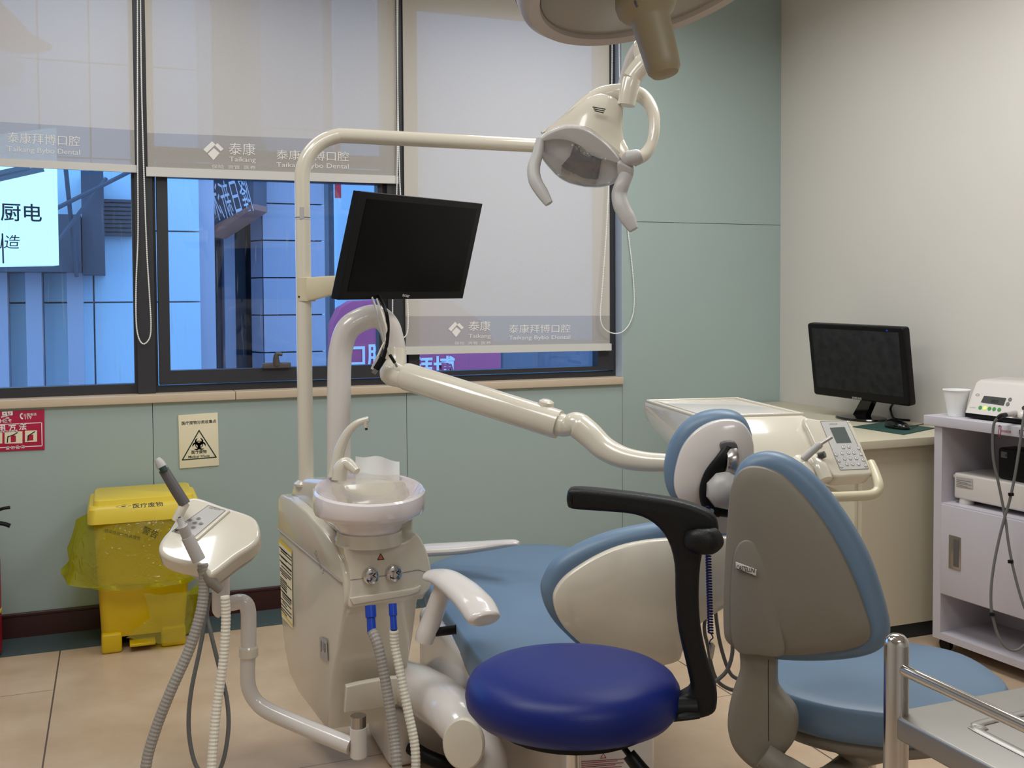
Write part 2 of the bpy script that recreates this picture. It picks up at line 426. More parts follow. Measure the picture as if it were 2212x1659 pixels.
struct('ceiling', MB().box((XL-0.2, YB-0.2, CEIL), (XR+0.2, YW+0.4, CEIL+0.12)), 'ceiling_white')
struct('wall_right', MB().box((XR, YB-0.2, 0), (XR+0.2, YW+0.4, CEIL)), 'plaster_wall')
struct('wall_left', MB().box((XL-0.2, YB-0.2, 0), (XL, YW+0.4, CEIL)), 'plaster_wall')
struct('wall_front', MB().box((XL, YB-0.2, 0), (XR, YB, CEIL)), 'plaster_wall')
# window wall: grey-green panels with open joints
XO = 2.286; ZT = 2.74; g = 0.0012
mb = MB()
for x0, x1 in ((XL, -0.93), (-0.93, 0.14), (0.14, 1.21), (1.21, XO)): mb.box((x0+g, YW, 0), (x1-g, YW+0.02, SILL-0.035))
mb.box((XO+g, YW, 0), (XR, YW+0.02, 1.69-g)); mb.box((XO+g, YW, 1.69+g), (XR, YW+0.02, CEIL))
mb.box((XL, YW, ZT), (XO-g, YW+0.02, CEIL))
wb = struct('wall_back', mb, 'panel_wall')
mb = MB().box((XL, YW+0.02, 0), (XO, YW+0.3, SILL-0.035)).box((XO+0.012, YW+0.02, 0), (XR, YW+0.3, CEIL)).box((XL, YW+0.02, ZT), (XO, YW+0.3, CEIL))
obj('backing', mb, 'dark_gap', wb)
obj('window_reveal', MB().box((XO, YW+0.001, SILL), (XO+0.012, YW+0.3, ZT)), 'reveal_daylight_tint', wb)
xs = at(508, 855, y=YW).x
mb = MB().box((XL, 4.412, SILL-0.034), (xs-0.001, 4.56, SILL), 0.003).box((xs+0.001, 4.412, SILL-0.034), (XO, 4.56, SILL), 0.003)
struct('trim_2', mb, 'sill_stone')
struct('baseboard_back', MB().box((XL, YW-0.012, 0.003), (2.62, YW, 0.088)).box((XL, YW-0.016, 0.086), (2.62, YW, 0.1), 0.003), 'skirting_wood')

# windows: frames, sashes and panes
YF0, YF1, YG = 4.500, 4.56, 4.535
def X(px, py=800): return at(px, py, y=YF0).x
def Z(px, py): return at(px, py, y=YF0).z
m1a, m1b = X(298, 832), X(336, 832); m2a, m2b = X(836, 790), X(874, 790)
mb = MB().box((m1a, YF0-0.03, SILL), (m1b, YF1, ZT)).box((m2a, YF0-0.03, SILL), (m2b, YF1, ZT))
struct('trim_3', mb, 'frame_metal')
def window(n, x0, x1, zs, parts):
    """fixed outer frame > sash > pane"""
    mbf = MB()
    zb = SILL
    mbf.box((x0, YF0, zb), (x1, YF1, zs)).box((x0, YF0, ZT-0.05), (x1, YF1, ZT))
    mbf.box((x0, YF0, zs), (x0+0.012, YF1, ZT-0.05)).box((x1-0.012, YF0, zs), (x1, YF1, ZT-0.05))
    f = struct('window_%d' % n, mbf, 'frame_metal')
    gx0, gx1, gz0, gz1 = parts
    if n > 1:
        ms = MB()
        ms.box((x0+0.016, YF0-0.012, zs+0.006), (x1-0.016, YF1-0.01, gz0)).box((x0+0.016, YF0-0.012, gz1), (x1-0.016, YF1-0.01, gz1+0.06))
        ms.box((x0+0.016, YF0-0.012, gz0), (gx0, YF1-0.01, gz1)).box((gx1, YF0-0.012, gz0), (x1-0.016, YF1-0.01, gz1))
        if n == 2:
            obj('sash', ms, 'frame_metal', f)
            tz = gz1+0.075
            obj('transom', MB().box((x0, YF0, tz), (x1, YF1, tz+0.05)), 'frame_metal', f)
            obj('upper_pane', MB().box((x0+0.01, YG, tz+0.05), (x1-0.01, YG+0.006, ZT-0.04)), 'pane_glass', f)
        else: obj('sash', ms, 'frame_metal', f)
    obj('pane', MB().box((gx0-0.004, YG, gz0-0.004), (gx1+0.004, YG+0.006, gz1+0.004)), 'pane_glass', f)
    return f
window(1, -1.9, m1a, Z(150, 834), (-1.88, m1a-0.012, Z(150, 834), ZT-0.05))
w2 = window(2, m1b, m2a, Z(350, 834), (X(368, 780), X(815, 500), Z(500, 797), Z(600, 391)))
window(3, m2b, XO, Z(1100, 809), (X(905, 780), X(1289, 780), Z(1130, 796), ZT-0.11))
# window catch on the sash of the middle window
fq = Fr((0, YF0-0.012, 0), (0, -1, 0))
mb = MB(); x, z = fq.px(597, 789); mb.fbox(fq, x-0.06, x+0.06, z-0.012, z+0.012, 0, 0.018, 0.004)
mb.tube([fq.w(x, z+0.005, 0.01), fq.w(x-0.004, z+0.03, 0.02), fq.w(x, z+0.05, 0.028), fq.w(x+0.022, z+0.047, 0.03)], [0.016, 0.013, 0.010, 0.007])
obj('catch', mb, 'dark_grey_plastic', w2)

# roller blinds
YBL = 4.458
fb = Fr((0, YBL, 0), (0, -1, 0))
def chain(parent, L, y):
    P = [at(a, b, y=y) for a, b in L]
    P2, _ = cr_open(P, [0]*len(P), 12)
    # walk at bead pitch
    out = [P2[0]]; acc = 0; pitch = 0.004
    for i in range(1, len(P2)):
        seg = (P2[i]-P2[i-1]).length; d0 = 0
        while acc+seg-d0 >= pitch:
            d0 += pitch-acc; acc = 0; out.append(P2[i-1].lerp(P2[i], d0/seg))
        acc += seg-d0
    mbc = MB().tube(out, [0.0034 if i % 2 else 0.0018 for i in range(len(out))], n=6, k=1)
    obj('bead_chain', mbc, 'paper', parent)
def blind(label, x0, x1, zb_l, zb_r, zh_l, zh_r, zn_l, zn_r, text):
    """x0,x1 sides; band top, hem top, hem bottom heights (left, right)"""
    r = thing('roller_blind', ((x0+x1)/2, YBL, ZT), label, 'blind', 'roller blinds at the windows')
    top = ZT-0.01
    obj('fabric', MB().add([(x0, YBL, zb_l), (x1, YBL, zb_r), (x1, YBL, top), (x0, YBL, top)], [[0, 1, 2, 3]]), 'blind_weave', r)
    bd = obj('printed_band', MB().add([(x0, YBL, zh_l), (x1, YBL, zh_r), (x1, YBL, zb_r), (x0, YBL, zb_l)], [[0, 1, 2, 3]]), 'blind_weave_band', r, label='darker printed band')
    mbh = MB(); e = 0.006; t = 0.007
    v = [(x0-e, YBL-t, zn_l), (x1+e, YBL-t, zn_r), (x1+e, YBL-t, zh_r), (x0-e, YBL-t, zh_l), (x0-e, YBL+t, zn_l), (x1+e, YBL+t, zn_r), (x1+e, YBL+t, zh_r), (x0-e, YBL+t, zh_l)]
    mbh.add(v, [[0, 1, 2, 3], [5, 4, 7, 6], [1, 5, 6, 2], [4, 0, 3, 7], [3, 2, 6, 7], [4, 5, 1, 0]])
    obj('hem_bar', mbh, 'white_paint', r)
    obj('roller_tube', MB().tube([(x0, YBL+0.02, ZT-0.03), (x1, YBL+0.02, ZT-0.03)], 0.022, k=1), 'white_paint', r)
    for (s, ax, ay, ah, aw) in text:
        ml = MB()
        sl = (zb_r-zb_l)/(x1-x0)
        if s == 'LOGO':
            k = ah
            for L in (((-0.5, 0.02), (-0.32, -0.14), (0.1, 0.30), (-0.06, 0.46)), ((0.07, 0.25), (0.2, 0.38), (0.5, 0.1), (0.36, -0.03)), ((-0.28, -0.18), (0.02, 0.12), (0.3, -0.12), (0.0, -0.5))):
                flat(ml, fb, [(ax+q[0]*k, ay+q[1]*k) for q in L], 0.0015)
        else: write(ml, s, fb, ax, ay, ah, aw, z=0.0015, rot=math.atan(sl))
        obj('emblem' if s == 'LOGO' else 'lettering', ml, 'print_pale', bd)
    return r
def q(px, py): return fb.px(px, py)
def span(a, b): return abs(q(*b)[0]-q(*a)[0])
def zz(px, py): return at(px, py, y=YBL).z
x0, x1 = -0.95, q(290.5, 300)[0]
sl1 = (zz(290, 281)-zz(0, 263))/(q(290, 281)[0]-q(0, 263)[0]); zl = zz(290, 281)-sl1*(x1-x0)
def ext(zr): return zr-sl1*(x1-x0)
T1 = [('泰康拜博口腔', q(95, 301)[0], q(95, 301)[1], 0.042, span((23, 300), (180, 310))), ('Taikang Bybo Dental', q(95, 327)[0], q(95, 327)[1], 0.026, span((23, 300), (180, 310))),
      ('LOGO', q(-105, 310)[0], q(-105, 308)[1], 0.075, 0), ('泰康', q(-45, 303)[0], q(-45, 303)[1], 0.05, 0.085), ('Taikang', q(-45, 333)[0], q(-45, 333)[1], 0.024, 0.09)]
b1 = blind('grey roller blind at the left window, glowing where the lit signboard shines through', x0, x1, zl, zz(290, 281), ext(zz(290, 357)), zz(290, 357), ext(zz(291, 373)), zz(291, 373), T1)
x0, x1 = q(318, 300)[0], q(857.5, 380)[0]
T2 = [('LOGO', q(461, 325)[0], q(461, 325)[1], 0.082, 0), ('泰康', q(523, 322)[0], q(523, 322)[1], 0.05, span((495, 320), (552, 325))), ('Taikang', q(524, 346)[0], q(524, 346)[1], 0.026, span((496, 340), (553, 345))),
      ('保险  资管  医养', q(505, 361)[0], q(505, 361)[1], 0.016, span((457, 360), (552, 362))), ('泰康拜博口腔', q(676, 336)[0], q(676, 336)[1], 0.042, span((598, 330), (754, 340))),
      ('Taikang Bybo Dental', q(676, 359)[0], q(676, 359)[1], 0.026, span((598, 350), (754, 360)))]
b2 = blind('grey roller blind half lowered over the middle window behind the lamp arm', x0, x1, zz(320, 287), zz(857, 306), zz(320, 361), zz(857, 380), zz(320, 381), zz(857, 397), T2)
x0, x1 = q(875, 600)[0], q(1317, 600)[0]
T3 = [('LOGO', q(985, 711)[0], q(985, 711)[1], 0.074, 0), ('泰康', q(1036, 704)[0], q(1036, 704)[1], 0.046, span((1013, 700), (1060, 700))), ('Taikang', q(1036, 727)[0], q(1036, 727)[1], 0.024, span((1013, 727), (1061, 727))),
      ('保险  资管  医养', q(1021, 741)[0], q(1021, 741)[1], 0.014, span((982, 740), (1061, 740))), ('泰康拜博口腔', q(1166, 710)[0], q(1166, 710)[1], 0.04, span((1100, 710), (1233, 710))),
      ('Taikang Bybo Dental', q(1166, 730)[0], q(1166, 730)[1], 0.024, span((1100, 730), (1233, 730)))]
b3 = blind('pale roller blind lowered almost to the sill at the right window', x0, x1, zz(875, 683), zz(1317, 682), zz(870, 749), zz(1317, 742), zz(870, 766), zz(1317, 757), T3)
chain(b1, [(303, -60), (304, 60), (306, 200), (311, 380), (317, 540), (323, 640), (326, 700), (323, 730), (310, 743), (299, 728), (294, 690), (294, 610), (298, 500), (297, 300), (297, 100), (297, -60)], 4.445)
chain(b2, [(857, -60), (858, 100), (860, 250), (864, 400), (872, 520), (880, 640), (881, 710), (873, 729), (862, 732), (851, 715), (848, 660), (852, 560), (857, 420), (859, 250), (859, 100), (860, -60)], 4.445)
chain(b3, [(1322, -60), (1322, 150), (1319, 300), (1311, 480), (1302, 610), (1297, 680), (1304, 708), (1325, 720), (1347, 715), (1364, 690), (1370, 650), (1366, 580), (1354, 470), (1343, 300), (1338, 150), (1336, -60)], 4.418)

# ================================================================== OUTSIDE THE WINDOWS
def fo(y): return Fr((0, y, 0), (0, -1, 0))
GZ = -0.6
struct('trim_4', MB().box((-12, YW+0.8, GZ-0.2), (16, 24, GZ)), 'asphalt_out')
# pale clad building across the street
r = thing('clad_building', at(250, 700, y=11.0)*1.0, 'pale clad building across the street seen through the left and middle windows', 'building')
f = fo(11.0)
mb = MB(); xa, xb = f.px(-260, 500)[0], f.px(438, 500)[0]
zj = [GZ, f.px(400, 652)[1], f.px(400, 500)[1], f.px(400, 350)[1], f.px(400, 150)[1], 8.0]
xj = [xa, f.px(-100, 500)[0], f.px(90, 500)[0], f.px(200, 500)[0], f.px(315, 500)[0], f.px(432, 500)[0]]
for i in range(5):
    for j in range(5): mb.box((xj[i]+0.008, 11.0, zj[j]+0.008), (xj[i+1]-0.008, 11.1, zj[j+1]-0.008))
obj('wall_panels', mb, 'stone_white_out', r)
obj('wall_core', MB().box((xa, 11.09, GZ), (xj[-1]+0.15, 13.5, 8.0)), 'stone_out', r)
mb = MB()
for px in (5, 78, 165): x = f.px(px, 700)[0]; mb.box((x-0.07, 10.75, GZ), (x+0.07, 11.0, f.px(px, 575)[1]))
obj('pier', mb, 'stone_out', r)
mb = MB(); x0, x1 = f.px(-200, 500)[0], f.px(178, 500)[0]; mb.box((x0, 10.4, f.px(0, 590)[1]), (x1, 11.0, f.px(0, 470)[1]))
mb.box((f.px(180, 500)[0], 10.5, f.px(0, 595)[1]), (f.px(226, 500)[0], 11.0, f.px(0, 375)[1]))
obj('dark_canopy', mb, 'dark_out', r)
mb = MB()
for k in range(9): z = f.px(250, 435+k*9)[1]; mb.box((f.px(226, 500)[0], 10.9, z-0.016), (f.px(292, 500)[0], 11.0, z+0.012))
obj('louvre', mb, 'dark_out', r)
mb = MB()
for a, b in (((130, 470), (290, 380)), ((130, 540), (230, 400)), ((150, 375), (170, 600))): mb.tube([f.wp(*a, 1.0), f.wp(*b, 0.6)], 0.02, n=6, k=1)
obj('canopy_strut', mb, 'dark_out', r)
# lit signboard
f = Fr(at(60, 430, y=9.2), (0.25, -1, 0))
r = thing('lit_signboard', f.wp(60, 575), 'bright white lit signboard with dark writing beyond the left window', 'sign')
L = [(-320, 330), (122, 275), (128, 573), (-320, 582)]
obj('lightbox', MB().slab(f.pts(L), f, 0.25, 0.01), 'lightbox', r)
mb = MB(); x, z = f.px(30, 458)
write(mb, '字厨电', f, f.px(24, 457)[0], z, w=abs(f.px(92, 450)[0]-f.px(-42, 450)[0]), z=0.004, bold=0.01)
write(mb, '创造', f, f.px(8, 522)[0], f.px(10, 522)[1], w=abs(f.px(44, 450)[0]-f.px(-26, 450)[0]), z=0.004, skew=0.15)
stroke(mb, f, f.pts([(5, 505), (7, 568)]), 0.012, 0.004)
obj('lettering', mb, 'ink_black', r)
mb = MB()
for a, b in (((0, 385), (90, 365)), ((0, 375), (60, 362))): stroke(mb, f, f.pts([a, b]), 0.05, 0.003)
obj('skyline_picture', mb, 'ink_grey', r)
# stone corner building with fascia sign
r = thing('stone_building', at(600, 760, y=13.0), 'grey stone building with a dark doorway and slanted shop fascia behind the middle window', 'building')
f = fo(12.5)
mb = MB(); zj = [GZ]+[f.px(650, p)[1] for p in (760, 680, 600, 520, 441, 360, 280)]+[8]
xa, xm, xb = f.px(548, 600)[0], f.px(568, 600)[0], f.px(702, 600)[0]
for j in range(len(zj)-1):
    mb.box((xm+0.005, 12.5, zj[j]+0.008), (xb, 13.2, zj[j+1]-0.008))
    mb.add([(xa, 12.75, zj[j]+0.008), (xm-0.005, 12.5, zj[j]+0.008), (xm-0.005, 12.5, zj[j+1]-0.008), (xa, 12.75, zj[j+1]-0.008)], [[0, 1, 2, 3]])
obj('stone_corner', mb, 'stone_out', r)
obj('wall_core', MB().box((f.px(445, 600)[0], 13.6, GZ), (f.px(720, 500)[0], 16, 8)).box((xm, 12.6, GZ), (xb-0.02, 13.6, 8)), 'dark_out', r)
mb = MB(); x0, x1 = f.px(492, 600)[0], f.px(516, 600)[0]; mb.box((x0, 12.9, GZ), (x1, 13.6, 3.2)); mb.box((f.px(456, 600)[0], 13.2, GZ), (f.px(462, 600)[0], 13.6, 3))
obj('door_pier', mb, 'stone_out', r)
obj('door_glass', MB().box((f.px(463, 600)[0], 13.3, GZ), (f.px(491, 600)[0], 13.35, 2.6)).box((f.px(517, 600)[0], 13.3, GZ), (f.px(548, 600)[0], 13.35, 2.6)), 'glass_out', r)
ff = Fr(at(500, 440, y=11.9), (-0.55, -1, 0))
L = [(452, 300), (548, 300), (548, 440), (455, 492)]
fs = obj('fascia', MB().slab(ff.pts(L), ff, 0.4, 0.01), 'dark_out', r)
obj('fascia_edge', MB().slab(ff.pts([(455, 492), (548, 440), (548, 452), (456, 512)]), ff, 0.45, 0.01, z=0.03), 'wood_out', r)
mb = MB(); x, z = ff.px(500, 428); write(mb, '隆日新沐', ff, x, z, h=0.42, w=abs(ff.px(541, 400)[0]-ff.px(458, 400)[0]), z=0.03, mirror=True, rot=0.25)
obj('lettering', mb, 'ink_white', fs)
# red banner, bright wall and magenta hoarding
f = fo(13.0)
obj('street_banner', MB().box((f.px(700, 400)[0], 12.3, f.px(700, 438)[1]), (f.px(712, 400)[0], 12.34, f.px(700, 300)[1])), 'red_out', label='narrow red banner beside the stone building in the middle window', cat='banner')
r = thing('pale_building', at(780, 760, y=17), 'bright pale building at the right of the middle window, behind the screen', 'building')
f = fo(17.0)
mb = MB().box((f.px(703, 500)[0], 17, GZ), (f.px(1350, 500)[0], 19, 9)); obj('wall_panels', mb, 'stone_white_out', r)
obj('corner_post', MB().box((f.px(713, 500)[0], 16.9, GZ), (f.px(717, 500)[0], 17, 9)), 'paper', r)
obj('dark_pier', MB().box((f.px(700, 500)[0], 16.6, GZ), (f.px(711, 500)[0], 17, 9)), 'dark_out', r)
f = fo(9.0)
r = thing('magenta_hoarding', at(850, 800, y=9), 'magenta shop hoarding with pale writing under the screen and right blind', 'sign')
L = [(716, 850), (718, 700), (735, 665), (760, 650), (960, 640), (1050, 700), (1082, 765), (1082, 850)]
obj('board', MB().slab(f.pts(L), f, 0.2, 0.01), 'magenta_out', r)
for q_ in (740, 1060): obj('post', MB().box((f.px(q_, 800)[0]-0.05, 9.02, GZ), (f.px(q_, 800)[0]+0.05, 9.14, f.px(q_, 790)[1])), 'dark_out', r)
mb = MB(); write(mb, '口腔', f, f.px(795, 775)[0], f.px(795, 768)[1], h=mm(52, 9.3), w=mm(90, 9.3), z=0.01, bold=0.02)
write(mb, '拜博', f, f.px(935, 805)[0], f.px(935, 795)[1], h=mm(52, 9.3), w=mm(100, 9.3), z=0.01, bold=0.02)
obj('lettering', mb, 'ink_white', r)
f = fo(8.0)
r = thing('red_canopy', f.wp(15, 140), 'red hanging canopy faintly visible through the left blind', 'canopy')
obj('canopy', MB().lathe([(0.01, 0.28), (0.10, 0.2), (0.22, 0.06), (0.34, 0.0)], f.wp(-2, 92), n=32), 'red_out', r)
obj('white_lantern', MB().lathe([(0.05, -0.02), (0.14, -0.08), (0.16, -0.18), (0.10, -0.28), (0.03, -0.3)], f.wp(-2, 92), n=24), 'paper', r)
obj('hanger', MB().tube([f.wp(-2, 92)+V((0, 0, 0.27)), f.wp(-2, 92)+V((0, 0, 1.2)), f.wp(-2, 92)+V((0, 2.98, 1.5))], 0.02, n=8, k=1), 'dark_out', r)
f = fo(12.0)
obj('dark_shopfront', MB().box((f.px(1086, 780)[0], 12, GZ), (f.px(1162, 780)[0], 12.6, f.px(1100, 740)[1]), 0.01).box((f.px(1163, 780)[0], 12.1, GZ), (f.px(1310, 780)[0], 12.6, f.px(1100, 740)[1]), 0.01), 'glass_out', label='dark glazed shopfront low in the right window under the blind', cat='building')

# ================================================================== ON THE WINDOW WALL
fw = Fr((0, YW, 0), (0, -1, 0))
# medical waste sign
L = fw.pts([(385, 897), (470, 891), (473, 1005), (388, 1012)])
fS = Fr((0, YW-0.005, 0), (0, -1, 0))
r = thing('wall_sign', fw.wp(430, 1012), 'cream card sign with a green biohazard triangle on the wall below the window', 'sign')
obj('card', MB().slab(L, fS, 0.005, 0.001), 'sign_cream', r)
px = fS.px
c = px(430, 912); obj('lettering', write(MB(), '医疗废物分类收集点', fS, c[0], c[1], w=abs(px(466, 910)[0]-px(391, 913)[0]), rot=0.02, bold=0.012), 'ink_green', r)
c = px(430, 976); obj('lettering', write(MB(), '医疗废物', fS, c[0], c[1], w=abs(px(446, 970)[0]-px(413, 970)[0]), bold=0.02), 'ink_green', r)
c = px(430, 985.5); obj('lettering', write(MB(), 'Medical Waste', fS, c[0], c[1], w=abs(px(453, 980)[0]-px(407, 980)[0]), bold=0.01), 'ink_green', r)
obj('triangle', stroke(MB(), fS, fS.pts([(430, 930), (467, 987.5), (394, 993.5)]), 0.0045, closed=True), 'ink_green', r)
mb = MB(); c = px(430, 960); R0 = 0.0135
for k in range(3):
    a = PI/2+k*2*PI/3; o = (c[0]+math.cos(a)*R0*1.0, c[1]+math.sin(a)*R0*1.0)
    P = [(o[0]+math.cos(a+t)*R0, o[1]+math.sin(a+t)*R0) for t in [math.radians(28+i*(304/26)) for i in range(27)]]
    for i in range(26):
        w = 0.0075*math.sin(PI*(i+0.5)/26)**0.6+0.0008; stroke(mb, fS, [P[i], P[i+1]], w)
P = circ(c[0], c[1], R0*1.05, 24); stroke(mb, fS, P, 0.0032, closed=True)
obj('biohazard_symbol', mb, 'ink_black', r)

# fire sign
r = thing('fire_sign', fw.wp(10, 975), 'crimson fire extinguisher instruction sign cut by the left edge of the picture', 'sign')
L = fw.pts([(-150, 895), (96, 884.5), (96.5, 971), (-150, 981)])
obj('board', MB().slab(L, fS, 0.005, 0.001), 'sign_red', r)
def wl(parent, s, px_, py_, wpx, m='ink_white', fr=fS, rot=0.03, bold=0.01, name='lettering'):
    c = fr.px(px_, py_); w = abs(fr.px(px_+wpx/2, py_)[0]-fr.px(px_-wpx/2, py_)[0])
    return obj(name, write(MB(), s, fr, c[0], c[1], w=w, rot=rot, bold=bold), m, parent)
wl(r, '灭 火 器', -20, 903, 104, bold=0.03); wl(r, 'FIRE EXTINGUISHER', -35, 912, 118); wl(r, '火警电话', 65, 895.5, 28); wl(r, '119', 61, 902, 14)
wl(r, '使 用 方 法', 15, 924, 85, bold=0.02); wl(r, 'EXTINGUISHER', 14, 932, 50); wl(r, '请 勿 乱 动', 33, 966.5, 42)
obj('telephone_icon', MB().tube([fS.wp(49, 893, 0.001), fS.wp(44.5, 896, 0.001), fS.wp(45, 902, 0.001), fS.wp(49, 905, 0.001)], [0.004, 0.0025, 0.0025, 0.004], n=6), 'ink_white', r)
stm = stroke(MB(), fS, fS.pts([(-60, 920), (90, 913), (91, 963), (-60, 970)]), 0.003); obj('border_line', stm, 'ink_white', r)
for a, b, y0, y1 in ((-40, 5, 933, 958), (10, 48.5, 931.5, 957.5), (54, 80, 929.5, 954)):
    pic = obj('picture_panel', flat(MB(), fS, fS.pts([(a, y0+1), (b, y0), (b, y1), (a, y1+1)])), 'sign_cream', r)
    m_ = (a+b)/2
    obj('bottle_drawing', flat(MB(), fS, fS.pts([(m_-6, y0+10), (m_+5, y0+9), (m_+5, y1-3), (m_-6, y1-2)]), 0.0009), 'sign_red', pic)
    obj('hose_drawing', stroke(MB(), fS, fS.pts([(a+6, y1-2), (a+7, y0+12), (m_, y0+8), (m_+8, y0+3)]), 0.004, 0.0011), 'ink_black', pic)

# fire extinguisher at the left edge
EX = -0.487; EY = 4.235
r = thing('fire_extinguisher', (EX, EY, 0.003), 'red fire extinguisher standing against the wall at the left edge of the picture', 'fire extinguisher')
obj('cylinder', MB().lathe([(0.066, 0.003), (0.074, 0.02), (0.075, 0.03), (0.075, 0.36), (0.07, 0.40), (0.045, 0.435), (0.022, 0.445), (0.02, 0.46)], (EX, EY, 0)), 'red_paint', r)
obj('band', MB().lathe([(0.0755, 0.165), (0.0765, 0.168), (0.0765, 0.178), (0.0755, 0.181)], (EX, EY, 0)), 'yellow_plastic', r)
obj('valve', MB().lathe([(0.02, 0.455), (0.022, 0.46), (0.018, 0.5), (0.02, 0.51)], (EX, EY, 0), n=16), 'chrome', r)
A = at(22, 1096, y=EY-0.03); B = at(22, 1136, y=EY-0.03)
obj('carry_lever', MB().tube([(EX, EY, 0.51), (EX+0.04, EY-0.02, 0.535), A+V((-0.03, 0, -0.004)), A], 0.006, n=8), 'black_plastic', r)
obj('squeeze_lever', MB().tube([(EX, EY, 0.49), (EX+0.04, EY-0.02, 0.5), B+V((-0.03, 0, 0.012)), B], 0.008, n=8), 'black_plastic', r)
obj('hose', MB().tube([(EX-0.01, EY-0.02, 0.48), (EX-0.09, EY-0.03, 0.46), (EX-0.11, EY-0.02, 0.3), (EX-0.1, EY-0.02, 0.12)], 0.011, n=10), 'black_plastic', r)

# ================================================================== YELLOW PEDAL BIN AND ITS LINER
BY0, BY1 = 4.085, 4.39
def bx(px_, py_): return at(px_, py_, y=BY0)
r = thing('pedal_bin', (0.09, 4.24, 0.0), 'yellow plastic pedal bin with flat lid standing under the window', 'bin')
zl0 = bx(195, 1128).z; zl1 = bx(195, 1096).z
mb = MB()
def ringz(x0, x1, y0, y1, rr, z): return [V((a, b, z)) for a, b in rrect(x0, x1, y0, y1, rr)]
xl_b, xr_b = bx(219, 1400).x, bx(402, 1385).x; xl_t, xr_t = bx(202, 1150).x, bx(420, 1140).x
mb.rings([ringz(xl_b+0.004, xr_b-0.004, BY0+0.03, BY1-0.03, 0.03, 0.055), ringz(xl_b, xr_b, BY0+0.028, BY1-0.028, 0.03, 0.07), ringz(xl_t, xr_t, BY0+0.004, BY1-0.004, 0.035, zl0+0.004)])
obj('body', mb, 'yellow_deep', r)
fx0, fx1 = bx(264, 1400).x, bx(349, 1395).x
for a, b in ((xl_b, fx0), (fx1, xr_b)):
    obj('foot', MB().box((a, BY0+0.01, 0.0), (b, BY1-0.03, 0.075), 0.01), 'yellow_deep', r)
obj('pedal', MB().box((bx(280, 1390).x, BY0-0.012, 0.022), (bx(336, 1385).x, BY0+0.09, 0.034), 0.004), 'yellow_deep', r)
lx0, lx1 = bx(188, 1110).x, bx(432, 1100).x
lid = obj('lid', MB().rings([ringz(lx0, lx1, BY0-0.022, BY1, 0.03, zl0-0.008), ringz(lx0+0.001, lx1-0.001, BY0-0.02, BY1, 0.03, zl1-0.01), ringz(lx0+0.008, lx1-0.008, BY0-0.012, BY1-0.008, 0.028, zl1), 
      ringz(lx0+0.02, lx1-0.02, BY0+0.008, BY1-0.02, 0.025, zl1), ringz(lx0+0.024, lx1-0.024, BY0+0.012, BY1-0.022, 0.022, zl1+0.018), ringz(lx0+0.03, lx1-0.03, BY0+0.018, BY1-0.026, 0.02, zl1+0.022)]), 'yellow_plastic', r)
fl = Fr((0, 0, zl1+0.0222), (0, 0, 1), up=(0, 1, 0))
a = fl.px(255, 1095); b = fl.px(352, 1089)
obj('lettering', write(MB(), '医疗废物', fl, (fl.px(287, 1093)[0]+b[0])/2, fl.px(320, 1091)[1], w=b[0]-fl.px(287, 1093)[0], h=0.09, bold=0.015), 'ink_black', lid)
c = fl.px(267, 1094); mb = stroke(MB(), fl, [(c[0]-0.026, c[1]), (c[0], c[1]+0.035), (c[0]+0.026, c[1]), (c[0], c[1]-0.035)], 0.003, closed=True); flat(mb, fl, circ(c[0], c[1], 0.009, 10)); obj('hazard_mark', mb, 'ink_black', lid)
# liner bag folded down over the rim
rnd = random.Random(11)
BXC, BYC = (xl_t+xr_t)/2, (BY0+BY1)/2
def bag_ring(z, l, rr, fr_, wob, seed, n=72):
    q = random.Random(seed); ph = [q.uniform(0, 6.28) for _ in range(6)]; out = []
    for j in range(n):
        a = 2*PI*j/n; ca, sa = math.cos(a), math.sin(a)
        ex = 2/3.4; x = (abs(ca)**ex)*(1 if ca > 0 else -1); y = (abs(sa)**ex)*(1 if sa > 0 else -1)
        w = wob*sum(math.sin((3+2*i)*a+ph[i])/(1+i*0.5) for i in range(5))
        hx = (rr if x > 0 else l)+w; hy = fr_+w*0.7
        out.append(V((BXC+x*hx, BYC+y*(hy if y < 0 else min(hy, 0.17)), z+w*0.5)))
    return out
hw = (xr_t-xl_t)/2
zA = zl0-0.006; zM = at(138, 1235, y=BYC).z; zH = at(280, 1272, y=BY0-0.05).z
lB = BXC-at(140, 1235, y=BYC).x; rB = at(430, 1255, y=BYC).x-BXC
mb = MB().rings([bag_ring(zA, hw+0.012, hw+0.006, 0.17, 0.002, 1), bag_ring(zA-0.03, hw*0.45+lB*0.55, hw+0.012, 0.178, 0.005, 2), bag_ring(zA*0.5+zM*0.5, hw*0.12+lB*0.88, hw*0.6+rB*0.4, 0.186, 0.007, 3), bag_ring(zM+0.03, lB*0.96, rB*0.9, 0.192, 0.006, 4),
      bag_ring(zM-0.002, lB, rB*0.96, 0.196, 0.006, 5), bag_ring(zM-0.025, lB*0.97, rB, 0.198, 0.006, 9), bag_ring(zH+0.012, lB*0.86, rB*1.0, 0.198, 0.006, 6), bag_ring(zH-0.006, lB*0.70, rB*0.98, 0.194, 0.006, 7), bag_ring(zH+0.010, lB*0.68, rB*0.95, 0.183, 0.006, 8)], True, False, False)
rb = thing('bin_liner', (BXC, BYC, zH), 'translucent yellow plastic liner bag folded over the rim of the pedal bin', 'bag')
obj('film', mb, 'bag_film', rb, ang=80)
hm = bag_ring(zH+0.010, lB*0.68, rB*0.95, 0.183, 0.006, 8)
obj('hem', MB().tube(hm+[hm[0]], 0.004, n=6, k=1), 'bag_film', rb)
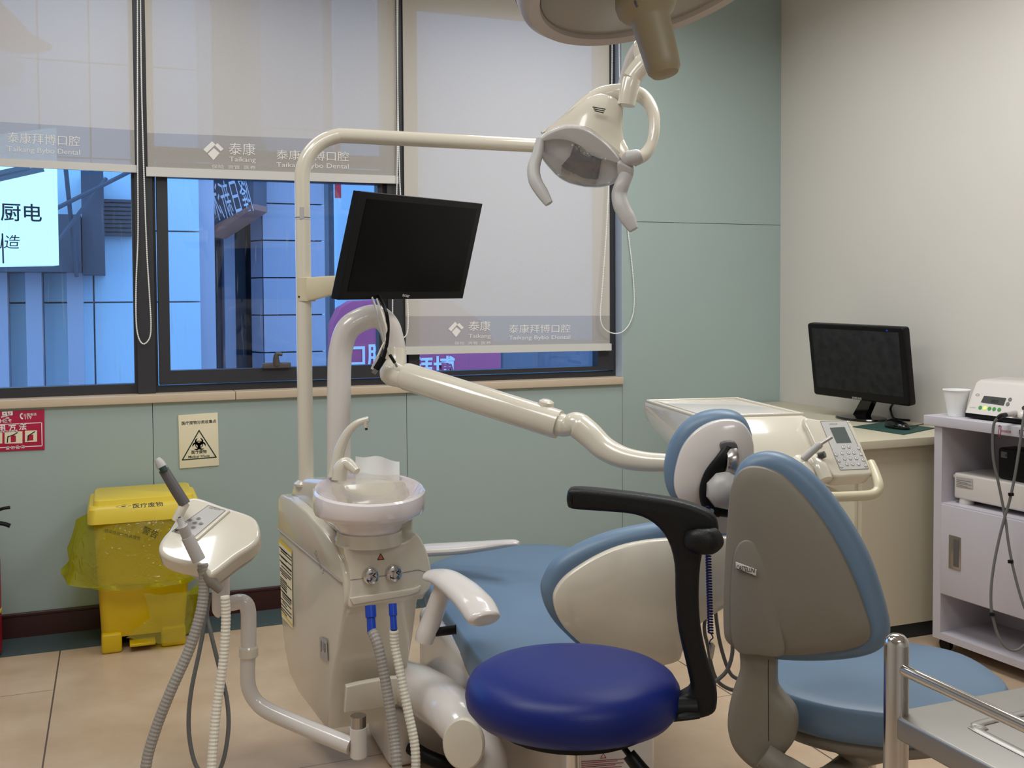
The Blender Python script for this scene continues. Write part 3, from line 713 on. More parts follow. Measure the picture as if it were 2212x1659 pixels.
# the torn lower flap hanging to the floor at front right
P0 = [at(310, 1282, y=BY0-0.045), at(350, 1283, y=BY0-0.05), at(390, 1280, y=BY0-0.05), at(418, 1270, y=BY0-0.02), at(430, 1255, y=BYC-0.05)]
P1 = [at(325, 1335, y=BY0-0.02), at(352, 1345, y=BY0-0.03), at(392, 1345, y=BY0-0.035), at(416, 1335, y=BY0-0.01), at(428, 1320, y=BYC-0.05)]
P2 = [at(270, 1378, y=BY0-0.012), at(345, 1388, y=BY0-0.018), at(385, 1386, y=BY0-0.018), at(405, 1370, y=BY0-0.01), at(416, 1350, y=BYC-0.05)]
rows = []
for i in range(9):
    t = i/8; row = [(P0[j].lerp(P1[j], t*2) if t < 0.5 else P1[j].lerp(P2[j], t*2-1)) for j in range(5)]
    row, _ = cr_open(row, [0]*5, 6); rows.append([p+V((0.004*math.sin(j*1.3+i), -0.005*abs(math.sin(j*0.9+i*0.7)), 0.003*math.sin(j*0.8))) for j, p in enumerate(row)])
mb = MB().rings(rows, False, False, False); obj('torn_flap', mb, 'bag_film', rb, ang=80)
fbg = Fr((0, BY0-0.052, 0), (0, -1, 0))
mb = MB(); c = fbg.px(265, 1166); write(mb, '感染性损伤性病理性', fbg, c[0], c[1]+0.02, w=0.13, rot=-0.33, z=0.002); obj('lettering', mb, 'ink_green', rb)
mb = MB(); c = fbg.px(325, 1150); write(mb, '警告', fbg, c[0], c[1], w=0.06, rot=-0.5, z=0.0); obj('lettering', mb, 'ink_green', rb)

# ================================================================== DENTAL UNIT TOWER
TD = 2.75
FLp = at(745, 1260, d=TD); RLp = at(603, 1140, d=3.12)
ldir = V((RLp.x-FLp.x, RLp.y-FLp.y, 0)).normalized()
fL = Fr(FLp, V((-ldir.y, ldir.x, 0)))              # left side plane, normal to the left
TW = at(903, 1290, y=FLp.y).x-FLp.x
r = thing('dental_unit', (FLp.x+0.1, FLp.y+0.25, 0.1), 'cream dental unit column with spittoon basin, two tall poles and warning sticker', 'dental unit')
tower = r
def prism(px_list, wid, mname, nm, rnd=0.02, par=None, k=1, off=0.0, lab=None, flare=0.0):
    """left outline in pixels on the side plane, extruded to the right by wid with rounded edges"""
    P = fL.pts(px_list)
    if k > 1: P = smooth(P, k)
    P = ccw(P); N = nrm2(P); R = []; rt = V((1, -0.02, 0)).normalized()
    for s_, ins in ((0.0, 1.0), (0.15, 0.45), (0.4, 0.12), (1.0, 0.0), (-1.0, 0.0), (-0.4, 0.12), (-0.15, 0.45), (0.0, 1.0)):
        right = len(R) >= 4
        R.append([])
        for i, p in enumerate(P):
            w3 = fL.w(p[0]-N[i][0]*rnd*ins, p[1]-N[i][1]*rnd*ins)
            if right: w3 = w3+rt*flare*max(0.0, FLp.z-w3.z)+rt*(wid+rnd*(s_ if s_ < 0 else 0) if s_ != 0 else wid)
            else: w3 = w3+rt*(rnd*s_)
            w3 = w3+rt*off
            R[-1].append(w3)
    return obj(nm, MB().rings(R), mname, par or r, label=lab)
low = prism([(603, 1130), (660, 1178), (715, 1222), (744, 1250), (748, 1300), (741, 1322), (728, 1400), (716, 1460), (710, 1520), (706, 1576), (690, 1558), (668, 1528), (643, 1495), (624, 1455), (613, 1400), (608, 1350), (604, 1290), (603, 1210)], TW, 'cream', 'lower_cover', 0.010, flare=0.06)
upp = prism([(604, 1075), (610, 1068), (630, 1076), (665, 1106), (700, 1146), (725, 1183), (741, 1215), (749, 1255), (750, 1300), (745, 1312), (742, 1262), (715, 1236), (660, 1190), (603, 1142)], TW+0.02, 'cream', 'upper_cover', 0.007, off=-0.005)
box = prism([(613, 1052), (618, 1040), (640, 1034), (685, 1036), (720, 1050), (735, 1100), (735, 1175), (690, 1140), (650, 1098), (612, 1072)], TW*0.92, 'cream', 'pole_housing', 0.02, off=0.02)
mb = MB().tube([fL.wp(603, 1143, 0.002), fL.wp(740, 1257, 0.002)], 0.0035, n=8, k=1); obj('side_trim', mb, 'light_grey_plastic', upp)
# front panel, built on the front plane
fF = Fr((0, FLp.y-0.006, 0), (0.0, -1, 0.0))
L = smooth(fF.pts([(738, 1180), (770, 1172), (820, 1176), (870, 1165), (893, 1150), (908, 1168), (920, 1200), (926, 1235), (924, 1262), (908, 1279), (884, 1285), (820, 1296), (765, 1306), (748, 1302), (752, 1262), (748, 1220)]), 3)
fas = obj('front_fascia', MB().slab(L, fF, 0.25, 0.006, z=0.03), 'cream', r)
prism([(640, 1085), (665, 1104), (700, 1142), (725, 1178), (741, 1210), (749, 1250), (750, 1290), (744, 1302), (720, 1260), (680, 1200), (640, 1130)], 0.03, 'cream', 'shoulder_cover', 0.008, off=TW-0.004)
ff2 = Fr((0, FLp.y-0.0365, 0), (0, -1, 0))
mb = stroke(MB(), ff2, ff2.pts([(757, 1253), (790, 1249), (850, 1241), (903, 1231), (921, 1236)]), 0.0016, 0.0008); obj('panel_joint', mb, 'ink_grey', fas)
obj('lower_lip', MB().slab(ff2.pts([(755, 1291), (820, 1281), (893, 1270), (908, 1264), (903, 1277), (885, 1284), (820, 1295), (762, 1305)]), ff2, 0.01, 0.002, z=0.007), 'cream', fas)
tri = ff2.pts([(822, 1196), (829, 1208), (815.5, 1209)])
wt = obj('warning_triangle', flat(MB(), ff2, tri, 0.0008), 'ink_orange', fas)
obj('border_line', stroke(MB(), ff2, tri, 0.0018, 0.0012, closed=True), 'ink_black', wt)
for kx, ky in ((799, 1242), (849, 1236)):
    k = obj('valve_knob', MB().lathe([(0.019, 0), (0.0215, 0.002), (0.0225, 0.012), (0.021, 0.018), (0.0185, 0.0195), (0.006, 0.021)], ff2.wp(kx, ky), ff2.n, n=32), 'chrome', fas)
    c = ff2.px(kx, ky); dx = 0.021
    fk = Fr(ff2.w(c[0], c[1], 0.0215), ff2.n)
    obj('knob_mark', stroke(MB(), fk, [(-0.012, -0.009), (-0.003, -0.011)], 0.002, 0.0004), 'ink_black', k)
    obj('knob_mark', stroke(stroke(MB(), fk, [(0.004, 0.003), (0.010, 0.008)], 0.0025, 0.0004), fk, [(0.004, 0.003), (0.011, -0.002)], 0.0025, 0.0004), 'ink_black', k)
# recessed tray window low on the front
fR = Fr(at(728, 1400, y=FLp.y+0.015), (0, -1, -0.11))
L = fR.pts([(747, 1482), (775, 1475), (830, 1465), (862, 1462), (868, 1500), (858, 1520), (800, 1532), (744, 1538)])
obj('recess_plate', MB().slab(L, fR, 0.02, 0.004, z=0.006), 'cream', low)
# sticker with warnings on the left side
L = fL.pts([(604.5, 1162), (632, 1190), (635, 1358), (611, 1332)])
st = obj('warning_sticker', flat(MB(), fL, L, 0.0035), 'sign_cream', low)
obj('yellow_bar', flat(MB(), fL, fL.pts([(605, 1162), (633, 1188), (633, 1195), (605, 1169)]), 0.0042), 'yellow_plastic', st)
obj('yellow_bar', flat(MB(), fL, fL.pts([(610, 1318), (634.5, 1349), (634.5, 1353), (611, 1323)]), 0.0042), 'yellow_plastic', st)
mb = MB(); rr = random.Random(3); y = 1180
while y < 1318:
    x0 = 606+rr.choice((0, 0, 3)); x1 = 632-rr.choice((0, 0, 2, 10)); sl = 0.93
    stroke(mb, fL, fL.pts([(x0+(y-1180)*0.035, y), (x1, y+(x1-x0)*sl)]), 0.0032, 0.0042); y += rr.choice((4.6, 4.6, 4.6, 7.5))
sl_ = obj('printed_text', mb, 'ink_black', st); tag(sl_, kind='stuff')
c = fL.px(705, 1212); obj('lettering', write(MB(), 'Skema 5', fL, c[0], c[1], w=0.075, h=0.018, z=0.021, rot=-0.72, skew=0.2), 'ink_grey', upp)
L = fL.pts([(693, 1375), (709, 1381), (711, 1430), (694, 1420)]); pl = obj('data_plate', flat(MB(), fL, L, 0.004), 'light_grey_plastic', low)
obj('printed_text', stroke(stroke(stroke(MB(), fL, fL.pts([(697, 1384), (697, 1406)]), 0.003, 0.0046), fL, fL.pts([(701, 1386), (701, 1404)]), 0.002, 0.0046), fL, fL.pts([(705, 1390), (705, 1408)]), 0.004, 0.0046), 'ink_black', pl)
# poles
p0 = at(661, 1040, d=3.05); 
rp = mm(33, 3.05)/2
yp = p0.y; X1 = at(1335, 317, y=yp)
top = at(661, 300, y=yp).z
P = [p0, at(660.5, 900, y=yp), at(660, 600, y=yp), at(660, 440, y=yp)]
obj('lamp_pole', MB().tube([(p0.x, yp, p0.z-0.05), (p0.x, yp, at(661, 475, y=yp).z)], rp, n=28, k=1), 'cream', r)
bz = at(860, 299, y=yp).z
arc = [(p0.x, yp, at(661, 474, y=yp).z), (p0.x, yp, at(661, 430, y=yp).z), (p0.x, yp, at(661, 388, y=yp).z)]
cxr = at(748, 385, y=yp).x-p0.x
zc = at(661, 388, y=yp).z
for i in range(1, 9): a = PI/2*i/8; arc.append((p0.x+cxr*(1-math.cos(a)), yp, zc+(bz-zc)*math.sin(a)))
arc += [(at(900, 300, y=yp).x, yp, bz), (X1.x, yp, bz)]
obj('pole_joint', MB().tube([(p0.x, yp, at(661, 471.5, y=yp).z), (p0.x, yp, at(661, 469.5, y=yp).z)], rp*1.004, n=28, k=1), 'cable_grey', r)
obj('lamp_arm', MB().tube(arc, rp*0.985, n=28, k=3), 'cream', r)
obj('pole_collar', MB().lathe([(rp+0.012, -0.004), (rp+0.013, 0.002), (rp+0.006, 0.008), (rp, 0.012)], (p0.x, yp, p0.z-0.006), n=32), 'cream', r)
tp = at(650, 458, y=yp-rp*0.8)
obj('clear_tape', MB().box((tp.x-0.004, yp-rp*1.02, tp.z-0.02), (tp.x+0.008, yp-rp*0.8, tp.z+0.014)), 'light_grey_plastic', r)
p1 = at(732, 1035, d=3.0); y1 = p1.y; r1 = mm(51, 3.0)/2
def a1(px_, py_, rot=0.0): return at(px_, py_, y=y1)
P = [a1(732, 1060), a1(732, 900), a1(733, 800), a1(737, 752), a1(752, 710), a1(784, 689), a1(815, 684), a1(838, 702), a1(848, 730), a1(853, 757)]
R_ = [r1, r1, r1, r1, r1*1.02, r1*1.02, r1, r1*0.95, r1*0.95, r1*0.95]
obj('tray_pole', MB().tube(P, R_, n=28, k=6), 'white_plastic', r)
obj('pole_collar', MB().lathe([(r1+0.005, -0.004), (r1+0.006, 0.004), (r1, 0.010)], at(732, 1036, y=y1), n=32), 'cream', r)
# bracket of the screen on the lamp pole
ck = at(661, 625, y=yp)
br = obj('screen_bracket', MB().lathe([(rp+0.001, -0.036), (rp+0.0065, -0.034), (rp+0.0065, 0.034), (rp+0.001, 0.036)], ck, n=32), 'cream_aged', r)
E1 = at(742, 612, d=dep(ck)-0.05)
mb = MB(); a0 = ck+V((0.006, -rp*0.75, 0)); 
for_r = []
dirn = (E1-a0); 
for t, hh, tt in ((0, 0.034, 0.016), (0.35, 0.031, 0.016), (0.7, 0.027, 0.015), (1.0, 0.022, 0.014), (1.08, 0.021, 0.014)):
    c = a0+dirn*t; sd = V((-dirn.y, dirn.x, 0)).normalized()*tt; up = V((0, 0, hh)); for_r.append([c-sd*0.8-up, c+sd*0.8-up, c+sd-up*0.8, c+sd+up*0.8, c+sd*0.8+up, c-sd*0.8+up, c-sd+up*0.8, c-sd-up*0.8])
mb.rings(for_r); obj('bracket_arm', mb, 'cream_aged', br)
obj('screw_hole', MB().lathe([(0.003, 0), (0.003, 0.001)], at(646, 641, y=yp-rp*0.8), (-0.6, -0.8, 0), n=12), 'ink_black', br)
# spittoon
bc = at(798, 1055, d=2.79); br_ = mm(242, 2.79)/2
zr = bc.z
h1 = at(798, 1127, d=2.79-br_*0.9).z
pr = [(0.055, h1-0.105), (0.076, h1-0.088), (0.083, h1-0.055), (0.086, h1-0.048), (0.10, h1-0.030), (br_*0.85, h1-0.012), (br_*0.965, h1-0.002), (br_*0.99, h1+0.008), (br_, zr-0.02), (br_*0.992, zr-0.006), (br_*0.955, zr), (br_*0.90, zr-0.006), (br_*0.8, zr-0.03), (br_*0.5, zr-0.05), (br_*0.12, zr-0.058)]
obj('neck', MB().lathe([(0.093, h1-0.086), (0.0895, h1-0.07), (0.0885, h1-0.052)], (bc.x, bc.y, 0), n=48), 'cream', r)
mb = MB().lathe([(a, b) for a, b in pr[2:]], (bc.x, bc.y, 0), n=64)
for v in mb.v:
    if v.z > h1-0.002: v.z += 0.017*((v.y-bc.y)/br_+0.1)*(v.z-h1+0.002)/(zr-h1)
bs = obj('spittoon_basin', mb, 'basin_glaze', r)
fz = Fr((bc.x, bc.y, zr+0.002), (0, 0, 1), up=(0, 1, 0))
mb = MB(); R_ = []
for rr_, hh in ((0.145, 0.0), (0.135, 0.012), (0.12, 0.017), (0.095, 0.012), (0.07, 0.006)):
    R_.append([V((bc.x+0.005+math.cos(t)*rr_*1.0, bc.y+0.02+math.sin(t)*rr_, zr+0.002+0.014*math.sin(t)+hh*0.7*(0.6+0.4*math.sin(t))*(1+0.15*math.sin(7*t+hh*300)))) for t in [2*PI*j/60 for j in range(60)]])
mb.rings(R_, True, False, False); obj('plastic_cover', mb, 'clear_film', r, label='clear crinkled plastic cover over the basin rim')
dfc = 2.87
def fc(a, b): return at(a, b, d=dfc)
obj('cup_filler_spout', MB().tube([fc(722, 1030), fc(727, 1000), fc(735, 968), (fc(750, 936)), fc(771, 915), fc(797, 905)], [mm(15, dfc), mm(13, dfc), mm(11.5, dfc), mm(9.5, dfc), mm(8, dfc), mm(6.5, dfc)], n=18), 'cream', r)
nz = obj('spout_nozzle', MB().tube([fc(789, 908), fc(791, 924)], [mm(7, dfc), mm(4.5, dfc)], k=1), 'cream', r)
obj('nozzle_tip', MB().tube([fc(791, 924), fc(791.5, 929)], mm(3, dfc), k=1), 'ink_black', nz)
d2 = 2.74
obj('rinse_spout', MB().tube([at(733, 1036, d=d2), at(736, 1012, d=d2), at(748, 1001, d=d2), at(762, 1010, d=d2-0.01), at(771, 1019, d=d2-0.02)], [mm(17, d2), mm(16, d2), mm(14, d2), mm(11, d2), mm(8, d2)], n=20), 'cream', r)
# steel post and swing joint under the column
# suction connectors
for pxs, w_, nm in (((800, 1308, 803, 1365), 10, 'hose'), ((848, 1304, 851, 1361), 7.5, 'hose')):
    a = at(pxs[0], pxs[1], d=2.62); b = at(pxs[2], pxs[3], d=2.6); m_ = a.lerp(b, 0.45)
    obj('blue_connector', MB().tube([a, m_, m_.lerp(b, 0.05), b], [mm(w_*1.2, 2.6), mm(w_*1.2, 2.6), mm(w_*0.95, 2.6), mm(w_, 2.6)], k=1, n=20), 'connector_blue', r)
# paper tissue standing behind the basin
pd = 2.89
rt = thing('paper_tissue', at(815, 1040, d=pd), 'white paper tissue standing behind the rim of the basin', 'tissue')
mb = MB(); R_ = []
for i in range(13):
    t = i/12; px_ = 768+95*t; top_ = 985.5+2*t+(17*max(0, t-0.45)**1.3)*1.2+2*math.sin(t*9); off = 0.012*math.sin(t*8)
    R_.append([at(px_, top_, d=pd+off), at(px_, (top_+1050)/2, d=pd+off*0.5), at(px_, 1052, d=pd+off*0.2)])
mb.rings(R_, False, False, False); obj('sheet', mb, 'paper', rt, ang=80)
bm_ = None

# ================================================================== ASSISTANT CONSOLE ON ITS SWING ARM
CD = 2.62
r = thing('assistant_console', at(765, 1636, d=2.68), 'cream assistant console with two suction holders on a bent swing arm beside the yellow bin', 'console')
vdir = (EYE-at(450, 1160, d=CD)).normalized()
fC = Fr(at(450, 1160, d=CD), vdir+V((-0.12, 0.1, 0.75)))
L = smooth(fC.pts([(397, 1086), (410, 1074), (432, 1074), (480, 1091), (540, 1111), (558, 1130), (561, 1158), (548, 1178), (510, 1203), (468, 1236), (452, 1243), (436, 1232), (420, 1222), (398, 1218), (368, 1210), (346, 1196), (342, 1178), (352, 1158), (366, 1142), (380, 1118), (388, 1100)]), 4)
bd = obj('body', MB().slab(L, fC, 0.058, 0.012, steps=6), 'cream', r)
L = smooth(fC.pts([(405, 1090), (428, 1084), (478, 1098), (540, 1122), (550, 1160), (505, 1196), (455, 1228), (400, 1205), (362, 1192), (360, 1168), (388, 1125)]), 3)
obj('underside', MB().slab(L, fC, 0.05, 0.02, z=-0.045), 'light_grey_plastic', bd)
kp = obj('keypad', flat(MB(), fC, fC.pts([(450, 1092), (487, 1103), (420, 1160), (372, 1148)]), 0.0008), 'light_grey_plastic', bd)
obj('border_line', stroke(MB(), fC, fC.pts([(450, 1092), (487, 1103), (420, 1160), (372, 1148)]), 0.0012, 0.0012, closed=True), 'ink_grey', kp)
mb = MB()
for kx, ky in ((410, 1124), (429, 1121), (421, 1130), (434, 1132), (418, 1140), (405, 1143), (381, 1146)):
    c = fC.px(kx, ky); obj('button', stroke(flat(MB(), fC, circ(c[0], c[1], 0.0035, 12, 0.6), 0.0014), fC, circ(c[0], c[1], 0.0055, 14, 0.6), 0.001, 0.0014, closed=True), 'ink_black' if kx in (381,) else 'ink_grey', kp)
c = fC.px(464, 1099); obj('lettering', write(MB(), 'CASTELLINI', fC, c[0], c[1], w=0.03, h=0.005, z=0.0014, rot=-0.25), 'ink_grey', kp)
obj('ridge', MB().tube([fC.wp(494, 1104, 0.0), fC.wp(424, 1166, 0.0)], 0.006, n=10, k=1), 'cream', bd)
def ca(a, b, d=CD): return at(a, b, d=d)
obj('front_lip', MB().tube([ca(366, 1172, CD+0.015), ca(372, 1192, CD+0.01), ca(398, 1211, CD+0.005), ca(432, 1226, CD)], [mm(18, CD), mm(24, CD), mm(24, CD), mm(16, CD)], n=18), 'cream', bd)
# the two holders at the front and their handpieces
obj('holder', MB().tube([ca(402, 1086, CD), ca(390, 1106, CD-0.005), ca(380, 1126, CD-0.01)], [mm(9, CD), mm(10, CD), mm(9, CD)], n=14), 'cream', bd)
obj('holder', MB().tube([ca(462, 1200, CD-0.02), ca(452, 1220, CD-0.03), ca(449, 1240, CD-0.03)], [mm(12, CD), mm(15, CD), mm(11, CD)], n=16), 'cream', bd)
obj('clip_bracket', MB().tube([ca(432, 1226, CD-0.06), ca(452, 1252, CD-0.06), ca(476, 1276, CD-0.05)], [mm(8, CD), mm(12, CD), mm(8, CD)], n=14), 'grey_plastic', bd)
hp = obj('suction_tip', MB().tube([ca(388, 1119, CD-0.10), ca(394, 1135, CD-0.10), ca(394.5, 1136, CD-0.10), ca(404, 1158, CD-0.09), ca(405, 1160, CD-0.09), ca(430, 1210, CD-0.08)], [mm(7, 2.5), mm(8, 2.5), mm(11.5, 2.5), mm(11.5, 2.5), mm(13.5, 2.5), mm(14.5, 2.5)], k=1, n=18), 'light_grey_plastic', r)
obj('nozzle_hole', MB().tube([ca(387.8, 1118.4, CD-0.101), ca(388, 1119, CD-0.1005)], mm(3.5, 2.5), k=1, n=12), 'ink_black', hp)
d3 = CD+0.0
hp = obj('water_syringe', MB().tube([ca(400, 1090, d3), ca(381, 1060, d3), ca(353, 1014, d3)], [mm(12, d3), mm(12, d3), mm(11, d3)], k=1, n=18), 'dark_grey_plastic', r, label='dark grey handpiece with pale tip')
obj('tip', MB().tube([ca(350, 1009, d3), ca(344, 998, d3), ca(339, 991, d3)], [mm(11, d3), mm(9.5, d3), mm(6.5, d3)], k=1, n=18), 'light_grey_plastic', hp)
obj('button', MB().tube([ca(356, 1019, d3-0.008), ca(350, 1009, d3-0.008)], mm(8, d3), k=1, n=12), 'ink_green', hp)
# post, elbow and swing arm
D4 = 2.74
def aa(a, b, d=D4): return at(a, b, d=d)
obj('post', MB().tube([aa(478, 1220), aa(478, 1250), aa(477, 1290), aa(477, 1318), aa(482, 1326)], [mm(19, D4), mm(19, D4), mm(19, D4), mm(18, D4), mm(10, D4)], n=20), 'white_plastic', r)
obj('elbow', MB().tube([aa(480, 1306), aa(500, 1303), aa(520, 1299.5), aa(532, 1306), aa(536.5, 1322), aa(537, 1345), aa(537, 1402)], mm(16.5, D4), n=20, k=4), 'white_plastic', r)
obj('collar', MB().tube([aa(537, 1395), aa(537, 1399), aa(537, 1417), aa(537, 1421)], [mm(17, D4), mm(20.5, D4), mm(20.5, D4), mm(17, D4)], n=24, k=1), 'cream', r)
obj('arm', MB().tube([aa(536, 1416), aa(535, 1455), aa(538, 1487), aa(553, 1515), aa(580, 1536, D4-0.01), aa(640, 1563, D4-0.03), aa(705, 1590, D4-0.05), aa(757, 1611, D4-0.07)], [mm(16, D4)]*4+[mm(17.5, D4)]*2+[mm(18, D4)]*2, n=22), 'white_plastic', r)
q0 = aa(774, 1570, D4-0.07); q1 = aa(774, 1637, D4-0.07)
obj('pivot', MB().tube([(q0.x, q0.y, q0.z), (q0.x, q0.y, q1.z+0.004), (q0.x, q0.y, q1.z)], [mm(18, D4), mm(18, D4), mm(15, D4)], n=28, k=1), 'white_plastic', r)
obj('pivot_shaft', MB().tube([(q0.x, q0.y, q0.z+0.03), (q0.x, q0.y, q0.z)], mm(16.5, D4), n=24, k=1), 'steel', r)

# suction hoses and the syringe hose
def hose(name, P, rad, m, label, rib=0.045, n=12):
    """ribbed hose following P (points in the room)"""
    P2, _ = cr_open([V((p[0], p[1], max(p[2], rad+0.002))) for p in P], [0]*len(P), 14)
    out = [P2[0]]; acc = 0; pitch = 0.0045
    for i in range(1, len(P2)):
        seg = (P2[i]-P2[i-1]).length; d0 = 0
        while acc+seg-d0 >= pitch: d0 += pitch-acc; acc = 0; out.append(P2[i-1].lerp(P2[i], d0/seg))
        acc += seg-d0
    mb = MB().tube(out, rad, n=n, k=1, ribs=(1, rib) if rib else None)
    return obj(name, mb, m, label=label, cat='hose', ang=80 if not rib else 20)
hose('suction_hose', [ca(438, 1218, 2.56), ca(441, 1262, 2.56), ca(434, 1320, 2.55), ca(410, 1400, 2.53), ca(370, 1490, 2.5), ca(335, 1580, 2.48), ca(314, 1665, 2.46), at(310, 1800, d=2.42), at(330, 1860, d=2.4)+V((0, 0, 0.0)), at(520, 1880, d=2.4), at(800, 1880, d=2.42), at(868, 1800, d=2.46), at(858, 1660, d=2.5), at(851, 1590, d=2.53), at(836, 1490, d=2.56), at(818, 1400, d=2.58), at(803, 1362, d=2.6)], mm(11.5, 2.55), 'hose_grey', 'thick grey ribbed suction hose curving to the floor from the console')
hose('suction_hose', [ca(486, 1288, 2.56), ca(488, 1340, 2.56), ca(482, 1430, 2.55), ca(467, 1540, 2.53), ca(457, 1660, 2.5), at(455, 1780, d=2.46), at(520, 1835, d=2.44), at(700, 1840, d=2.46), at(860, 1790, d=2.5), at(893, 1700, d=2.53), at(897, 1620, d=2.55), at(880, 1530, d=2.57), at(862, 1440, d=2.59), at(853, 1395, d=2.6), at(851, 1358, d=2.6)], mm(10, 2.55), 'hose_cream', 'thinner cream ribbed suction hose hanging from the console front', rib=0.05)
hose('syringe_hose', [ca(452, 1285, 2.6), ca(449, 1310, 2.6), ca(432, 1400, 2.58), ca(412, 1500, 2.56), ca(408, 1580, 2.55), ca(422, 1650, 2.54), ca(450, 1678, 2.54), ca(478, 1655, 2.54), ca(493, 1580, 2.55), ca(490, 1510, 2.56), ca(473, 1440, 2.58), ca(456, 1370, 2.59), ca(447, 1330, 2.6), ca(448, 1285, 2.61)], mm(4.6, 2.57), 'cable_grey', 'thin smooth grey hose looping below the console', rib=0)

# ================================================================== DENTAL PATIENT CHAIR
CXX = 1.2
r = thing('dental_chair', (1.15, 2.55, 0.0), 'reclined dental patient chair with light blue upholstery, cream shell and headrest', 'dental chair')
chair = r
# seat and legrest cushion: outline on a level plane
SZ = 0.43
fs_ = Fr((0, 0, SZ), (0, 0, 1), up=(0, 1, 0))
L = smooth(fs_.pts([(1042, 1425), (985, 1345), (945, 1290), (922, 1246), (935, 1217), (1010, 1192), (1080, 1180), (1140, 1176), (1200, 1177), (1250, 1187), (1290, 1204), (1330, 1240), (1400, 1330), (1420, 1420), (1300, 1480), (1120, 1490)]), 4)
obj('seat_cushion', MB().dome(L, fs_, 0.085, 0.012, p=4, rim=0.012), 'blue_vinyl', r)
fu = Fr((0, 0, SZ-0.06), (0, 0, 1), up=(0, 1, 0))
cxm = sum(p[0] for p in L)/len(L); cym = sum(p[1] for p in L)/len(L)
L2 = [(cxm+(p[0]-cxm)*0.985, cym+(p[1]-cym)*0.985) for p in L]
obj('seat_shell', MB().slab(L2, fu, 0.09, 0.03), 'white_plastic', r)
# side rail seen under the near edge of the seat, with its label
fr_ = Fr(at(985, 1380, z=0.36), (-1, -0.12, 0.1))
L = fr_.pts([(952, 1328), (966, 1342), (1000, 1398), (1038, 1452), (1046, 1500), (1020, 1500), (1006, 1440), (985, 1398), (958, 1372), (948, 1350)])
rl = obj('side_rail', MB().slab(smooth(L, 3), fr_, 0.06, 0.008), 'white_plastic', r)
mb = MB()
for i in range(5): stroke(mb, fr_, fr_.pts([(1003+i*1.8, 1414+i*0.0), (1012+i*1.6, 1436+i*2)]), 0.0022, 0.0012)
obj('printed_text', mb, 'ink_crimson', rl)
# white side housing below the seat with the arm pivot
ho = obj('side_housing', MB().box((0.84, 2.42, 0.19), (0.985, 2.98, 0.40), 0.03), 'white_plastic', r)
fh = Fr((0.838, 2.7, 0.3), (-1, 0, 0))
c = at(922, 1416, d=2.62)
# near armrest
AD = 2.52
def ar(a, b, d=AD): return at(a, b, d=d)
upv = V((0, 0, 1))
arp = obj('armrest', MB().tube([ar(924, 1243, 2.62), ar(943, 1244, 2.60), ar(966, 1252, 2.57), ar(1000, 1277, 2.51), ar(1028, 1306, 2.45), ar(1041, 1327, 2.42), ar(1046, 1336, 2.405), ar(1048, 1340, 2.40)], [mm(18, 2.5), mm(25, 2.5), mm(33, 2.5), mm(38, 2.5), mm(40, 2.5), mm(40, 2.4), mm(36, 2.4), mm(24, 2.4)], ref=(0, -0.45, 1), asp=0.55, n=26), 'white_plastic', r)
obj('armrest_post', MB().tube([ar(962, 1258, 2.60), ar(948, 1296, 2.61), ar(934, 1335, 2.62), ar(921, 1368, 2.62), ar(916, 1386, 2.62)], [mm(20, 2.6), mm(21, 2.6), mm(22, 2.6), mm(22, 2.6), mm(20, 2.6)], n=22), 'white_plastic', r)
pn = ar(936, 1366, 2.62); obj('pivot_pin', MB().tube([pn, pn+V((0.055, -0.012, 0.004)), pn+V((0.057, -0.0125, 0.004))], [0.0115, 0.0115, 0.014], n=20, k=1), 'black_plastic', r)
# far armrest, edge on
FA = 3.32
obj('armrest', MB().tube([at(880, 1192, d=FA+0.05), at(930, 1188, d=FA+0.02), at(1000, 1184, d=FA-0.02), at(1060, 1178, d=FA-0.06), at(1105, 1173, d=FA-0.1), at(1121, 1174, d=FA-0.11)], [mm(30, FA), mm(31, FA), mm(30, FA), mm(24, FA), mm(17, FA), mm(8, FA)], ref=(0, 0, 1), asp=0.42, n=20), 'white_plastic', r)
# backrest seen from behind
fB = Fr(at(1400, 1290, d=2.42), (-0.20, -0.93, -0.10))
out = [(1176, 1292), (1182, 1262), (1205, 1226), (1255, 1192), (1320, 1165), (1390, 1148), (1460, 1138), (1530, 1131), (1590, 1133), (1640, 1152), (1662, 1195), (1645, 1245), (1580, 1306), (1512, 1352), (1478, 1404), (1455, 1440), (1390, 1450), (1290, 1430), (1225, 1380), (1190, 1336)]
inn = [(1200, 1302), (1205, 1276), (1230, 1246), (1285, 1210), (1340, 1186), (1400, 1173), (1460, 1168), (1530, 1165), (1590, 1166), (1628, 1180), (1645, 1205), (1632, 1243), (1575, 1304), (1510, 1349), (1476, 1402), (1462, 1428), (1400, 1438), (1300, 1418), (1236, 1370), (1210, 1336)]
obj('back_cushion', MB().slab(smooth(fB.pts(out), 4), fB, 0.06, 0.026, z=-0.014, steps=6), 'blue_vinyl', r)
obj('back_shell', MB().dome(smooth(fB.pts(inn), 4), fB, 0.03, 0.022, p=3, rim=0.004), 'cream', r)
